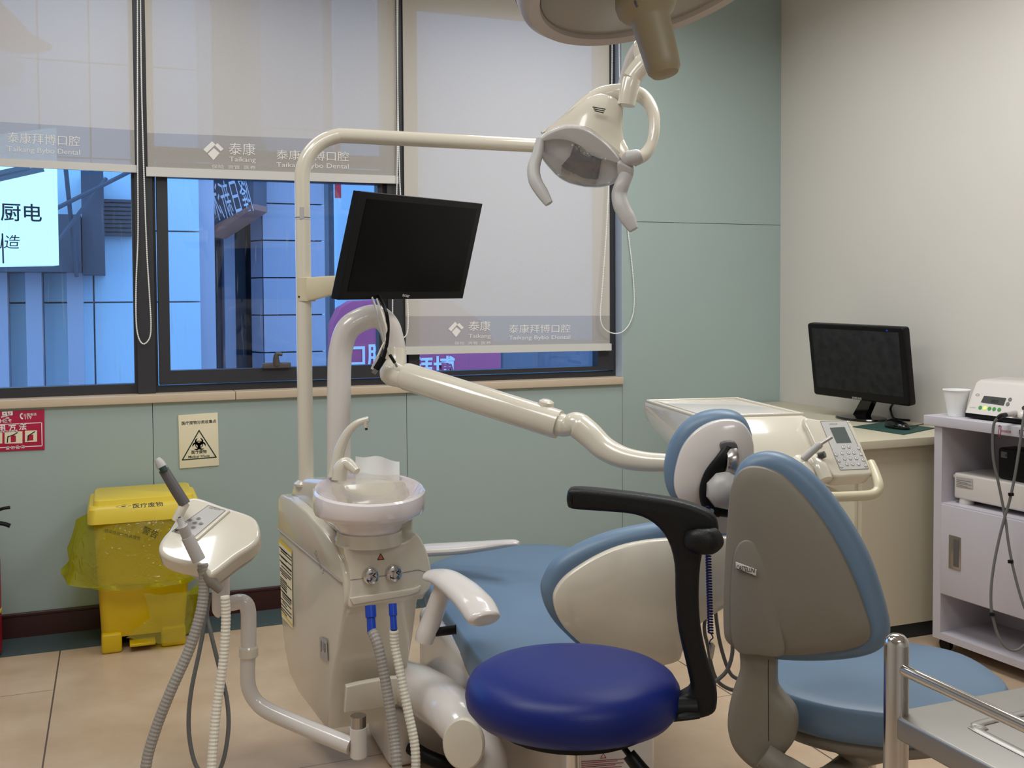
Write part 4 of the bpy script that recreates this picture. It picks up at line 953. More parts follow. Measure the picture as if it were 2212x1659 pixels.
# bar joining back and headrest
HD = 2.26
obj('headrest_stem', MB().box((-0.035, -0.008, 0), (0.035, 0.008, 0.2), 0.004, Matrix.Translation(at(1562, 1150, d=2.36)) @ Matrix.Rotation(-0.55, 4, 'Z') @ Matrix.Rotation(0.25, 4, 'X')), 'light_grey_plastic', r)
fH = Fr(at(1535, 1000, d=HD), (-0.42, -0.86, -0.05))
out = [(1438, 1040), (1439, 1005), (1452, 962), (1478, 925), (1510, 903), (1550, 893), (1588, 895), (1614, 910), (1628, 938), (1632, 970), (1628, 1010), (1612, 1050), (1585, 1085), (1545, 1102), (1500, 1102), (1462, 1092), (1445, 1070)]
inn = [(1459, 1044), (1463, 1010), (1477, 968), (1505, 934), (1540, 915), (1578, 910), (1605, 919), (1622, 944), (1627, 975), (1622, 1010), (1606, 1048), (1578, 1080), (1545, 1095), (1512, 1096), (1480, 1088), (1464, 1070)]
obj('headrest_cushion', MB().slab(smooth(fH.pts(out), 4), fH, 0.075, 0.028, z=-0.012, steps=6), 'blue_vinyl', r)
hs = obj('headrest_shell', MB().dome(smooth(fH.pts(inn), 4), fH, 0.03, 0.02, p=2.6, rim=0.003), 'white_plastic', r)
hk = obj('hinge_cover', MB().tube([fH.wp(1572, 962, 0.022), fH.wp(1560, 985, 0.03), fH.wp(1535, 1020, 0.03), fH.wp(1525, 1055, 0.03), fH.wp(1532, 1085, 0.028), fH.wp(1555, 1096, 0.03)], [0.012, 0.017, 0.018, 0.018, 0.018, 0.016], n=16, asp=0.6, ref=fH.n), 'black_plastic', hs)
obj('hinge_slot', MB().slab(smooth(fH.pts([(1554, 952), (1584, 950), (1592, 972), (1586, 995), (1566, 990), (1556, 972)]), 3), fH, 0.014, 0.004, z=0.027), 'dark_grey_plastic', hs)
obj('hinge_strap', MB().tube([fH.wp(1577, 966, 0.028), fH.wp(1579, 978, 0.042), fH.wp(1578, 995, 0.046), fH.wp(1576, 1012, 0.04)], [0.013]*4, ref=fH.n, asp=0.3, n=12), 'steel', hs)
kb = fH.wp(1562, 1050, 0.03)
obj('lock_knob', MB().lathe([(0.030, -0.006), (0.041, 0.0), (0.043, 0.010), (0.038, 0.026), (0.026, 0.037), (0.008, 0.042)], kb, fH.n, n=9), 'light_grey_plastic', hs)
obj('hinge_block', MB().tube([fH.wp(1522, 1090, 0.022), fH.wp(1570, 1096, 0.022)], 0.017, n=14, k=1), 'black_plastic', hs)
obj('bolt', MB().lathe([(0.007, 0), (0.006, 0.006)], fH.wp(1532, 1093, 0.038), fH.n, n=12), 'chrome', hs)
# base: swing arm to the unit, pivot disc, column, foot cover
SA = 2.62
obj('link_arm', MB().tube([at(872, 1474, d=3.06), at(905, 1488, d=2.90), at(945, 1512, d=2.74), at(985, 1545, d=2.6), at(1020, 1592, d=2.54), at(1040, 1640, d=2.5), at(1045, 1700, d=2.47)], [mm(62, 2.7), mm(63, 2.7), mm(62, 2.7), mm(60, 2.6), mm(58, 2.6), mm(58, 2.5), mm(56, 2.5)], ref=(0.25, 0, 1), asp=0.85, n=24), 'white_plastic', r)
dc = at(1003, 1604, d=2.44)
obj('pivot_disc', MB().lathe([(0.05, -0.004), (0.0585, 0.0), (0.0585, 0.010), (0.054, 0.015), (0.02, 0.017)], dc, (-0.50, -0.86, 0.12), n=48, sx=0.86, sy=1.03, ref=(0.86, -0.5, 0)), 'cream', r)
obj('column', MB().lathe([(0.20, 0.0), (0.20, 0.05), (0.155, 0.09), (0.13, 0.16), (0.13, 0.30), (0.18, 0.36)], (1.22, 2.66, 0), n=48), 'white_plastic', r)
bxa, bxb = at(1226, 1640, y=2.15).x, at(1428, 1600, y=2.15).x
fc_ = obj('base_cover', MB().box((bxa, 2.15, 0.0), (bxb, 2.9, 0.33), 0.045), 'white_plastic', r)
fcv = Fr((0, 2.1495, 0), (0, -1, 0))
tri = fcv.pts([(1303, 1627), (1309, 1637), (1297, 1638)]); obj('warning_triangle', stroke(MB(), fcv, tri, 0.0014, closed=True), 'ink_crimson', fc_)
mb = MB()
for i in range(5): stroke(mb, fcv, fcv.pts([(1256, 1645+i*4.2), (1350-(i*17) % 30, 1639+i*4.2)]), 0.0016)
obj('printed_text', mb, 'ink_crimson', fc_)
obj('lift_boot', MB().lathe([(0.085, 0.14), (0.085, 0.2), (0.078, 0.215), (0.085, 0.23), (0.078, 0.245), (0.10, 0.30)], (1.06, 2.5, 0), n=40), 'cream', r)
obj('valve_box', MB().box((0.70, 2.78, 0.0), (0.93, 3.05, 0.16), 0.02), 'white_plastic', r)
obj('inlet_hose', MB().tube([(0.76, 2.77, 0.06), (0.80, 2.70, 0.05), (0.86, 2.66, 0.04), (0.95, 2.7, 0.05)], 0.02, n=12), 'black_plastic', r)
fx = Fr((0, 2.118, 0), (0, -1, 0))
fT = Fr(at(1310, 1640, d=2.18), (-0.3, -0.93, 0.1))

# ================================================================== BLUE ASSISTANT STOOL WITH BLACK ARM
sc = at(1237, 1486, d=1.92)
SR = mm(465, 1.92)/2
r = thing('assistant_stool', (sc.x, sc.y, 0.0), 'round royal blue stool with a curved black support arm', 'stool')
zt = sc.z+0.028
obj('seat', MB().lathe([(0.06, -0.062), (SR*0.78, -0.058), (SR*0.92, -0.05), (SR*0.985, -0.034), (SR, -0.016), (SR*0.985, 0.002), (SR*0.94, 0.017), (SR*0.85, 0.028), (SR*0.65, 0.036), (SR*0.35, 0.0395), (0.004, 0.041)], (sc.x, sc.y, sc.z+0.006), (0.02, 0.04, 1), n=72), 'royal_vinyl', r)
obj('seat_plate', MB().lathe([(0.028, -0.10), (0.05, -0.085), (SR*0.75, -0.06), (SR*0.75, -0.05)], (sc.x, sc.y, sc.z), n=32), 'black_plastic', r)
obj('gas_lift', MB().tube([(sc.x, sc.y, 0.12), (sc.x, sc.y, sc.z-0.085)], 0.0145, n=24, k=1), 'chrome', r)
obj('lift_sleeve', MB().tube([(sc.x, sc.y, 0.1), (sc.x, sc.y, 0.30)], 0.026, n=24, k=1), 'black_plastic', r)
lv = obj('lever', MB().tube([(sc.x+0.05, sc.y-0.02, sc.z-0.055), at(1345, 1612, d=1.84), at(1362, 1634, d=1.83)], 0.0055, n=10, k=1), 'black_plastic', r)
obj('lever_grip', MB().tube([at(1358, 1629, d=1.832), at(1385, 1664, d=1.82), at(1420, 1700, d=1.80)], [0.0125, 0.014, 0.013], n=12, k=1), 'black_plastic', lv)
for k in range(5):
    a = PI/2+2*PI*k/5+0.3; e = V((sc.x+math.cos(a)*0.27, sc.y+math.sin(a)*0.27, 0.075))
    obj('base_leg', MB().tube([(sc.x, sc.y, 0.12), (sc.x+math.cos(a)*0.1, sc.y+math.sin(a)*0.1, 0.115), e], [0.03, 0.026, 0.018], n=12), 'chrome', r)
    obj('caster', MB().lathe([(0.012, -0.014), (0.026, -0.012), (0.026, 0.012), (0.012, 0.014)], (e.x, e.y, 0.026), (-math.sin(a), math.cos(a), 0), n=20), 'black_plastic', r)
BD = 1.86
def ba(a, b, d=BD): return at(a, b, d=d)
obj('support_mount', MB().tube([(sc.x+0.06, sc.y-0.01, sc.z-0.07), ba(1440, 1545), ba(1500, 1536)], [0.028, 0.026, 0.026], n=12, asp=0.4, ref=(0, 0, 1), k=2), 'black_plastic', r)
obj('support_bracket', MB().tube([ba(1440, 1530), ba(1475, 1528), ba(1503, 1528)], [mm(26, BD)]*3, n=14, asp=0.9, ref=(0, 0, 1), k=1), 'black_plastic', r)
fA = Fr(ba(1470, 1290), (-0.5, -0.86, 0.05))
L = smooth(fA.pts([(1224, 1068), (1236, 1056), (1300, 1060), (1400, 1072), (1470, 1084), (1525, 1103), (1548, 1122), (1553, 1150), (1550, 1178), (1535, 1192), (1517, 1200), (1510, 1269), (1512, 1341), (1522, 1404), (1536, 1452), (1548, 1488), (1549, 1525), (1540, 1545), (1508, 1556), (1456, 1560), (1450, 1522), (1472, 1506), (1491, 1492), (1488, 1462), (1466, 1365), (1459, 1293), (1457, 1221), (1442, 1168), (1412, 1132), (1370, 1113), (1300, 1106), (1236, 1101), (1224, 1090)]), 3)
obj('support_arm', MB().slab(L, fA, 0.05, 0.011, steps=6), 'black_leather', r)
obj('support_hub', MB().tube([fA.wp(1488, 1166, 0.004), fA.wp(1505, 1166, 0.016), fA.wp(1532, 1166, 0.016), fA.wp(1549, 1160, 0.0)], [mm(20, BD), mm(27, BD), mm(28, BD), mm(22, BD)], n=22, asp=0.7, ref=fA.n), 'black_leather', r)

# bib clip on a coiled cord hanging behind the arm
GD = 2.2
r = thing('bib_clip', at(1535, 1420, d=GD), 'dark blue coiled bib cord with a metal clip hanging from the headrest', 'bib clip')
a = at(1527, 1095, d=GD); b = at(1535, 1368, d=GD); n_ = 46
P = []
for i in range(n_*8+1):
    t = i/(n_*8); c = a.lerp(b, t); ang = 2*PI*i/8; P.append(c+V((math.cos(ang)*0.005, math.sin(ang)*0.005, 0)))
obj('coil', MB().tube(P, 0.0021, n=6, k=1), 'coil_blue', r)
obj('end_loop', MB().tube([b, at(1538, 1372, d=GD), at(1540, 1378, d=GD), at(1534, 1384, d=GD), at(1533, 1392, d=GD)], 0.0014, n=6), 'coil_blue', r)
fk = Fr(at(1537, 1405, d=GD), (-0.5, -0.8, 0.1))
obj('clip', MB().slab(fk.pts([(1533, 1388), (1539, 1388), (1545, 1396), (1540, 1424), (1535, 1424), (1532, 1402)]), fk, 0.006, 0.001), 'steel', r)

# ================================================================== DOCTOR'S STOOL WITH GREY BACK
r = thing('doctor_stool', (1.56, 1.80, 0.0), 'light blue saddle stool with a big grey backrest behind the steel trolley', 'stool')
fp = Fr((0, 0, 0.515), (0, 0, 1), up=(0, 1, 0))
L = smooth(fp.pts([(1648, 1455), (1690, 1492), (1780, 1520), (1880, 1535), (1960, 1540), (2080, 1525), (2168, 1488), (2140, 1450), (2075, 1412), (1990, 1392), (1900, 1384), (1780, 1392), (1690, 1415)]), 4)
obj('seat_cushion', MB().dome(L, fp, 0.07, 0.014, p=3, rim=0.012), 'blue_vinyl', r)
cxm = sum(p[0] for p in L)/len(L); cym = sum(p[1] for p in L)/len(L)
L2 = [(cxm+(p[0]-cxm)*0.97, cym+(p[1]-cym)*0.97) for p in L]
fp2 = Fr((0, 0, 0.447), (0, 0, 1), up=(0, 1, 0))
obj('seat_pan', MB().slab(L2, fp2, 0.035, 0.016), 'grey_plastic', r)
obj('pan_boss', MB().box((1.36, 1.62, 0.385), (1.52, 1.8, 0.43), 0.02), 'grey_plastic', r)
sx, sy = at(1875, 1650, d=2.2).x, at(1875, 1650, d=2.2).y
obj('gas_lift', MB().tube([(sx, sy, 0.1), (sx, sy, 0.42)], mm(17, 2.2), n=24, k=1), 'chrome', r)
for k in range(5):
    a = 2*PI*k/5+0.6; e = V((sx+math.cos(a)*0.25, sy+math.sin(a)*0.25, 0.075))
    obj('base_leg', MB().tube([(sx, sy, 0.11), (sx+math.cos(a)*0.1, sy+math.sin(a)*0.1, 0.105), e], [0.028, 0.024, 0.016], n=12), 'chrome', r)
    obj('caster', MB().lathe([(0.012, -0.014), (0.026, -0.012), (0.026, 0.012), (0.012, 0.014)], (e.x, e.y, 0.026), (-math.sin(a), math.cos(a), 0), n=20), 'black_plastic', r)
fG = Fr(at(1740, 1220, d=1.98), (-0.70, -0.72, -0.02))
out = [(1573, 1080), (1580, 1032), (1600, 1000), (1632, 984), (1672, 984), (1720, 1006), (1775, 1055), (1830, 1130), (1875, 1210), (1905, 1295), (1920, 1360), (1916, 1395), (1890, 1420), (1840, 1434), (1760, 1440), (1670, 1436), (1600, 1420), (1568, 1395), (1562, 1340), (1566, 1220)]
inn = [(1576, 1085), (1584, 1045), (1600, 1020), (1625, 1011), (1658, 1016), (1695, 1036), (1745, 1088), (1795, 1160), (1838, 1245), (1868, 1325), (1878, 1365), (1868, 1388), (1830, 1402), (1760, 1412), (1690, 1415), (1620, 1408), (1575, 1390), (1564, 1350), (1567, 1220)]
obj('back_cushion', MB().slab(smooth(fG.pts(out), 4), fG, 0.06, 0.026, z=-0.01, steps=6), 'blue_vinyl', r)
bs = obj('back_shell', MB().dome(smooth(fG.pts(inn), 4), fG, 0.03, 0.014, p=3, rim=0.003), 'grey_plastic', r)
rd = smooth(fG.pts([(1588, 1222), (1595, 1185), (1610, 1168), (1630, 1172), (1646, 1198), (1662, 1242), (1675, 1292), (1685, 1350), (1691, 1408), (1640, 1408), (1592, 1396), (1584, 1310)]), 4)
obj('spine_ridge', MB().dome(rd, fG, 0.014, 0.007, z=0.012, p=3, rim=0.004), 'grey_plastic', bs)
lf = Fr(fG.wp(1612, 1228, 0.0225), fG.n)
pl = obj('name_plate', MB().slab(lf.pts([(1589, 1214), (1634, 1231), (1633, 1244), (1589, 1227)]), lf, 0.004, 0.0008), 'white_plastic', bs)
c = lf.px(1611, 1229); obj('lettering', write(MB(), 'CASTELLINI', lf, c[0], c[1], w=abs(lf.px(1631, 1236)[0]-lf.px(1591, 1222)[0]), h=0.009, rot=-0.10, bold=0.01), 'ink_black', pl)
# the curved stem from back to seat
fS2 = Fr(at(1645, 1520, d=2.035), (-0.70, -0.72, -0.02))
L = smooth(fS2.pts([(1596, 1385), (1640, 1385), (1672, 1390), (1674, 1480), (1683, 1505), (1712, 1540), (1720, 1575), (1712, 1610), (1690, 1640), (1668, 1680), (1625, 1668), (1585, 1630), (1569, 1585), (1570, 1540), (1582, 1490), (1595, 1450)]), 4)
sm = obj('back_stem', MB().slab(L, fS2, 0.06, 0.02, steps=5), 'grey_plastic', r)
obj('stem_joint', stroke(MB(), fS2, fS2.pts([(1660, 1425), (1660, 1600)]), 0.0012, 0.001), 'ink_black', sm)
obj('stem_foot', MB().tube([fS2.wp(1650, 1630, 0.005), fS2.wp(1700, 1668, 0.0), fS2.wp(1770, 1725, -0.06), V((sx, sy, 0.36))], [0.026, 0.03, 0.03, 0.026], n=16), 'grey_plastic', r)

# ================================================================== STEEL TROLLEY AT THE LOWER RIGHT
TZ = 0.76
o = at(1950, 1540, z=TZ); TX, TY = o.x-0.006, o.y+0.006
r = thing('steel_trolley', (TX, TY, 0.0), 'stainless steel trolley with a chrome rail in the lower right corner', 'trolley')
TW_, TL_ = 0.46, 0.62
tt = at(1953, 1366, y=TY).z
pr_ = mm(26, dep((TX, TY, TZ)))
for (xx, yy) in ((TX, TY), (TX+TW_, TY), (TX, TY-TL_), (TX+TW_, TY-TL_)):
    obj('post', MB().lathe([(pr_*0.9, 0.06), (pr_, 0.07), (pr_, tt-pr_*0.9), (pr_*0.92, tt-pr_*0.45), (pr_*0.6, tt-pr_*0.12), (0.001, tt)], (xx, yy, 0), n=32), 'chrome', r)
    obj('caster', MB().lathe([(0.014, -0.013), (0.034, -0.011), (0.034, 0.011), (0.014, 0.013)], (xx, yy, 0.034), (1, 0, 0), n=24), 'black_plastic', r)
for k, zz_ in ((0, TZ), (1, 0.32)):
    mb = MB().box((TX-pr_*0.6, TY-TL_-0.01, zz_-0.032), (TX+TW_+pr_*0.6, TY+pr_*0.3, zz_), 0.004)
    t_ = obj('tray', mb, 'tray_steel', r)
    if k == 0:
        mb = MB(); f_ = Fr((0, 0, zz_), (0, 0, 1), up=(0, 1, 0))
        obj('pressed_groove', MB().tube([(TX+TW_-0.08, TY-0.07, zz_), (TX+0.10, TY-0.07, zz_), (TX+0.066, TY-0.085, zz_), (TX+0.055, TY-0.12, zz_), (TX+0.055, TY-TL_+0.1, zz_)], 0.008, n=10, k=5, asp=0.35, ref=(0, 0, 1)), 'tray_steel', t_)
rz = at(1968, 1425, y=TY).z-0.006
for xx in (TX, TX+TW_):
    obj('rail', MB().tube([(xx, TY, rz), (xx, TY-TL_, rz)], mm(13, 1.35), n=24, k=1), 'chrome', r)

# ================================================================== DELIVERY TABLE ON ITS SPRING ARM
DZ = 1.012
BLc, BRc, FRc, FLc = at(1402, 867, z=DZ), at(1606, 867.5, z=DZ), at(1727, 901, z=DZ), at(1528, 901, z=DZ)
sd = ((FRc-BRc)+(FLc-BLc)).normalized(); sd.z = 0; sd.normalize()
rtv = V((-sd.y, sd.x, 0))
if rtv.x < 0: rtv = -rtv
LEN = (FLc-BLc).length; WID = (BRc-BLc).length
r = thing('delivery_table', at(1440, 1000, d=2.6), 'cream dentist instrument table with keypad and front handle, held out on a long spring arm', 'delivery table')
O = BLc
def dt(s, w, z): return O+sd*s+rtv*w+V((0, 0, z))
def bridge(prof, w0, w1, rnd=0.012):
    n = len(prof); pc = ccw(prof); N = nrm2(pc); R = []
    for w, ins in ((w0, rnd), (w0+rnd*0.3, rnd*0.3), (w0+rnd, 0), (w1-rnd, 0), (w1-rnd*0.3, rnd*0.3), (w1, rnd)):
        R.append([dt(p[0]-N[i][0]*ins, w, p[1]-N[i][1]*ins) for i, p in enumerate(pc)])
    return MB().rings(R)
top_ = [(-0.028, -0.024), (-0.020, -0.006), (-0.004, 0.0), (LEN*0.5, 0.0), (LEN, 0.0), (LEN+0.03, -0.006), (LEN+0.115, -0.11), (LEN+0.118, -0.125), (LEN+0.08, -0.13), (LEN*0.6, -0.118), (0.08, -0.085), (0.0, -0.064), (-0.022, -0.048)]
obj('table_body', bridge(top_, -0.012, WID+0.012), 'cream', r)
# raised rim and tray mat
mb = MB(); e = 0.014
rim = [(0.0, 0.0), (LEN, 0.0)]
obj('tray_rim', MB().tube([dt(LEN+0.004, -0.004, 0.001), dt(0.0, -0.004, 0.001), dt(0.0, WID+0.004, 0.001), dt(LEN+0.004, WID+0.004, 0.001), dt(LEN+0.004, -0.004, 0.001)], 0.005, n=10, k=1), 'cream', r)
ft = Fr(dt(0, 0, 0.0005), (0, 0, 1), up=-sd)
def ftp(s, w): p = dt(s, w, 0)-ft.o; return (p.dot(ft.ex), p.dot(ft.ey))
obj('tray_mat', MB().slab([ftp(0.02, 0.02), ftp(0.02, WID-0.02), ftp(LEN-0.015, WID-0.02), ftp(LEN-0.015, 0.02)], ft, 0.002, 0.0005, z=0.002), 'white_plastic', r)
und = [(0.05, -0.07), (LEN*0.6, -0.11), (LEN+0.05, -0.125), (LEN, -0.16), (LEN*0.5, -0.16), (0.10, -0.125)]
obj('underside', bridge(und, 0.03, WID-0.02), 'light_grey_plastic', r)
# front face with keypad block on the right
nf = (sd*0.78+V((0, 0, 0.62))).normalized()
fD = Fr(dt(LEN+0.075, WID*0.5, -0.055)+nf*0.006, nf)
kb_ = obj('keypad_block', MB().slab(smooth(fD.pts([(1735, 905), (1770, 908), (1828, 909), (1838, 916), (1858, 958), (1880, 1014), (1878, 1028), (1840, 1031), (1806, 1033), (1790, 1020), (1770, 985), (1748, 940)]), 3), fD, 0.05, 0.008, z=0.006), 'cream', r)
kp = obj('keypad', flat(MB(), fD, fD.pts([(1770, 913), (1826, 912), (1874, 1015), (1813, 1018)]), 0.0068), 'keypad_film', kb_)
obj('border_line', stroke(MB(), fD, fD.pts([(1770, 913), (1826, 912), (1874, 1015), (1813, 1018)]), 0.001, 0.0072, closed=True), 'ink_grey', kp)
obj('display', flat(MB(), fD, fD.pts([(1790, 927), (1822, 925.5), (1837, 959), (1805, 960)]), 0.0075), 'lcd', kp)
c = fD.px(1797, 919); obj('lettering', write(MB(), 'CASTELLINI', fD, c[0], c[1], w=0.022, h=0.004, z=0.0078), 'ink_grey', kp)
for kx, ky in ((1819, 969), (1831, 968), (1852, 971), (1804, 985), (1817, 982), (1830, 981), (1842, 981), (1857, 984), (1810, 998), (1822, 993.5), (1834.5, 993), (1847, 992.5), (1862, 996), (1815, 1010), (1827, 1005.5), (1839, 1005), (1852, 1005), (1867.5, 1008)):
    c = fD.px(kx, ky); b_ = obj('button', flat(MB(), fD, circ(c[0], c[1], 0.0042, 16), 0.0079), 'ink_white', kp)
    obj('symbol', stroke(flat(MB(), fD, circ(c[0]+0.0005, c[1], 0.0014, 8), 0.0086), fD, circ(c[0], c[1], 0.0042, 16), 0.0007, 0.0086, closed=True), 'ink_grey', b_)
# instrument rests
for (a, b, w_) in ((1700, 1012, 24), (1735, 1014, 25), (1768, 1012, 25)):
    c = fD.px(a, b)
    obj('instrument_rest', MB().tube([fD.w(c[0]-0.004, c[1]+0.03, -0.008), fD.w(c[0], c[1], 0.004), fD.w(c[0]+0.004, c[1]-0.038, 0.006)], [mm(w_*0.7, 2.4), mm(w_*0.82, 2.4), mm(w_*0.7, 2.4)], n=18), 'cream', r)
hp = obj('handpiece', MB().tube([fD.wp(1729, 1000, 0.02), fD.wp(1751, 985, 0.05), fD.wp(1752, 984.5, 0.05), fD.wp(1756, 982, 0.055)], [mm(9, 2.4), mm(8.5, 2.4), mm(9, 2.4), mm(7, 2.4)], n=16, k=1), 'light_grey_plastic', r)
obj('coupling', MB().tube([fD.wp(1755, 982.5, 0.055), fD.wp(1774, 974, 0.07)], mm(4.6, 2.4), n=14, k=1), 'steel', hp)
obj('socket', MB().tube([fD.wp(1764, 992, 0.016), fD.wp(1773, 993, 0.028)], [mm(9, 2.4), mm(8, 2.4)], n=16, k=1), 'dark_grey_plastic', r)
HN = dep(dt(LEN+0.1, WID, -0.13))
def hn(a, b, d=0.0): return at(a, b, d=HN+d)
obj('front_handle', MB().tube([hn(1700, 1022, 0.02), hn(1730, 1046, -0.04), hn(1766, 1069, -0.10), hn(1790, 1073, -0.11), hn(1840, 1072, -0.09), hn(1880, 1069, -0.07), hn(1896, 1060, -0.06), hn(1898, 1046, -0.05), hn(1890, 1022, -0.02), hn(1880, 1000, 0.01)], [mm(14, 2.4), mm(12, 2.4)]+[mm(11.5, 2.4)]*8, n=18, k=5), 'cream_aged', r)
obj('handle_web', MB().slab([(0, 0), (0.05, -0.02), (0.085, -0.04), (0.02, -0.03), (-0.03, -0.01)], Fr(hn(1740, 1036, -0.02), (-0.2, -0.6, 0.77)), 0.008, 0.003), 'cream_aged', r)
# the spring arm
def sp(a, b, d): return at(a, b, d=d)
obj('elbow_post', MB().tube([sp(853, 757, 2.985), sp(853, 780, 2.975), sp(850, 795, 2.965)], [mm(24, 3), mm(25, 3), mm(26, 3)], n=24), 'cream', r)
obj('elbow_ball', MB().tube([sp(846, 790, 2.96), sp(846, 806, 2.94), sp(862, 812, 2.92), sp(880, 816, 2.91)], [mm(20, 3), mm(26, 3), mm(24, 3), mm(25, 3)], n=24), 'cream', r)
A0, A1 = sp(874, 812, 2.9), sp(1207, 917, 2.72)
ra = mm(31, 2.8)
obj('spring_arm', MB().tube([A0-(A1-A0)*0.01, A0, A0.lerp(A1, 0.02), A0.lerp(A1, 0.985), A1], [ra*0.8, ra*0.95, ra, ra*1.0, ra*0.98], n=32, k=1), 'cream', r)
c = sp(1180, 872, 2.74); obj('arm_cap', MB().lathe([(0.022, -0.01), (0.02, 0.006), (0.012, 0.011), (0.001, 0.012)], c, (0.1, -0.2, 1), n=24), 'cream', r)
obj('arm_neck', MB().tube([A1-(A1-A0).normalized()*0.01, sp(1218, 919, 2.715), sp(1228, 920, 2.71), sp(1240, 916, 2.705), sp(1252, 921, 2.70), sp(1275, 940, 2.685), sp(1305, 968, 2.665), sp(1345, 988, 2.64), sp(1390, 997, 2.62), sp(1440, 1000, 2.6), sp(1500, 1003, 2.58)], [mm(25, 2.7), mm(25, 2.7), mm(22, 2.7), mm(26, 2.7), mm(29, 2.7), mm(28, 2.7), mm(26, 2.7), mm(24, 2.65), mm(22, 2.6), mm(20, 2.6), mm(20, 2.6)], n=24), 'cream', r)
obj('table_socket', MB().tube([sp(1500, 1003, 2.58), dt(LEN*0.45, WID*0.45, -0.16)], [0.025, 0.03], n=20, k=1), 'cream', r)
# handpiece tubes hanging in loops under the table
for k, (pp, dd) in enumerate((([(1545, 1290), (1549, 1350), (1558, 1400), (1575, 1450), (1592, 1466), (1620, 1475)], 2.5), ([(1570, 1300), (1580, 1370), (1582, 1410), (1572, 1445), (1556, 1464), (1540, 1475)], 2.46), ([(1525, 1330), (1530, 1400), (1545, 1462), (1570, 1486), (1600, 1490), (1640, 1470)], 2.52))):
    P = [at(a, b, d=dd) for a, b in pp]
    up_ = dt(LEN, 0.06+0.05*k, -0.16)
    hose('handpiece_hose', [up_, up_.lerp(P[0], 0.5)+V((0, 0, -0.03))]+P, mm(4.2, 2.5), 'cable_grey', ['grey handpiece hose in a wide loop left of the grey stool back', 'grey handpiece hose curling back toward the black arm', 'grey handpiece hose hanging lowest beside the bib clip'][k], rib=0, n=8)

# ================================================================== OPERATING LIGHT
LD = 2.72
def la(a, b, d=LD): return at(a, b, d=d)
r = thing('operating_light', la(1260, 400), 'cream dental operating light with chrome reflector and two grey grip handles', 'operating light')
fO = Fr(la(1250, 330), (-0.55, -0.72, -0.42))
Lr = smooth(fO.pts([(1157, 314), (1180, 298), (1225, 303), (1270, 318), (1310, 334), (1338, 348), (1341, 374), (1325, 395), (1295, 404), (1255, 402), (1215, 388), (1185, 360), (1163, 330)]), 5)
hb = smooth(fO.pts([(1156, 312), (1180, 286), (1222, 272), (1262, 276), (1300, 300), (1330, 328), (1344, 350), (1344, 378), (1326, 399), (1295, 407), (1255, 405), (1213, 391), (1183, 363), (1162, 332)]), 5)
obj('reflector_rim', MB().slab(hb, fO, 0.022, 0.007, z=-0.006), 'white_plastic', r)
def bowl(out, fr, depth, z=0.0, steps=8):
    out = ccw(out); n = len(out); cx = sum(q_[0] for q_ in out)/n; cy = sum(q_[1] for q_ in out)/n; R = []
    for i in range(steps+1):
        s_ = 1-i/steps*0.96; R.append([fr.w(cx+(q_[0]-cx)*s_, cy+(q_[1]-cy)*s_, z-depth*(1-s_**2)) for q_ in out])
    return MB().rings(R[::-1], True, True, False)
Lf = [p for i, p in enumerate(ccw(Lr)) if i % 4 == 0]
mb = bowl(Lf, fO, 0.05, 0.0, 5); jr = random.Random(5); nf_ = len(Lf)
for i, v in enumerate(mb.v):
    if i // nf_ < 5: mb.v[i] = v-fO.n*jr.uniform(0.0, 0.014)
rf = obj('reflector', mb, 'reflector', r, ang=2)
obj('clear_cover', MB().dome(Lr, fO, 0.002, 0.02, z=0.003, p=2, rim=0.001, steps=9), 'lens_cover', r)
obj('bulb_shield', MB().slab(fO.pts([(1240, 312), (1252, 318), (1252, 330), (1272, 341), (1282, 334), (1300, 340), (1296, 362), (1292, 386), (1262, 384), (1222, 366), (1213, 358), (1232, 336)]), fO, 0.006, 0.001, z=0.004), 'dark_grey_plastic', rf)
obj('bulb_socket', MB().slab(fO.pts([(1213, 362), (1262, 384), (1288, 388), (1286, 398), (1250, 395), (1211, 376)]), fO, 0.006, 0.001, z=0.000), 'steel', rf)
Lv = smooth(fO.pts([(1162, 308), (1184, 288), (1222, 274), (1262, 278), (1300, 302), (1328, 330), (1342, 352), (1318, 347), (1296, 342), (1274, 331), (1252, 314), (1226, 303), (1194, 301)]), 3)
obj('visor', MB().slab(Lv, fO, 0.02, 0.004, z=0.008), 'light_grey_plastic', r)
# housing behind
cx_, cy_ = fO.px(1285, 250)
R_ = []
def ring_px(L_, z): return [fO.w(a, b, z) for a, b in smooth(fO.pts(L_), 5)]
R_.append(ring_px([(1170, 300), (1200, 284), (1235, 274), (1270, 278), (1300, 300), (1330, 325), (1350, 345), (1345, 352), (1330, 360), (1280, 370), (1225, 350), (1185, 325)], -0.01))
R_.append(ring_px([(1172, 290), (1200, 272), (1232, 258), (1270, 262), (1302, 284), (1328, 306), (1348, 330), (1344, 340), (1325, 345), (1280, 345), (1228, 330), (1188, 308)], -0.03))
R_.append(ring_px([(1200, 268), (1222, 252), (1242, 240), (1272, 240), (1305, 252), (1326, 268), (1336, 290), (1330, 305), (1312, 312), (1280, 312), (1240, 300), (1212, 284)], -0.055))
R_.append(ring_px([(1232, 248), (1244, 238), (1258, 229), (1280, 224), (1306, 230), (1326, 241), (1334, 262), (1328, 276), (1310, 280), (1285, 278), (1256, 268), (1238, 258)], -0.085))
R_.append(ring_px([(1250, 240), (1258, 232), (1268, 227), (1284, 224), (1304, 229), (1320, 238), (1326, 252), (1320, 260), (1306, 262), (1286, 260), (1266, 254), (1254, 247)], -0.10))
hs = obj('housing', MB().rings(R_), 'cream', r)
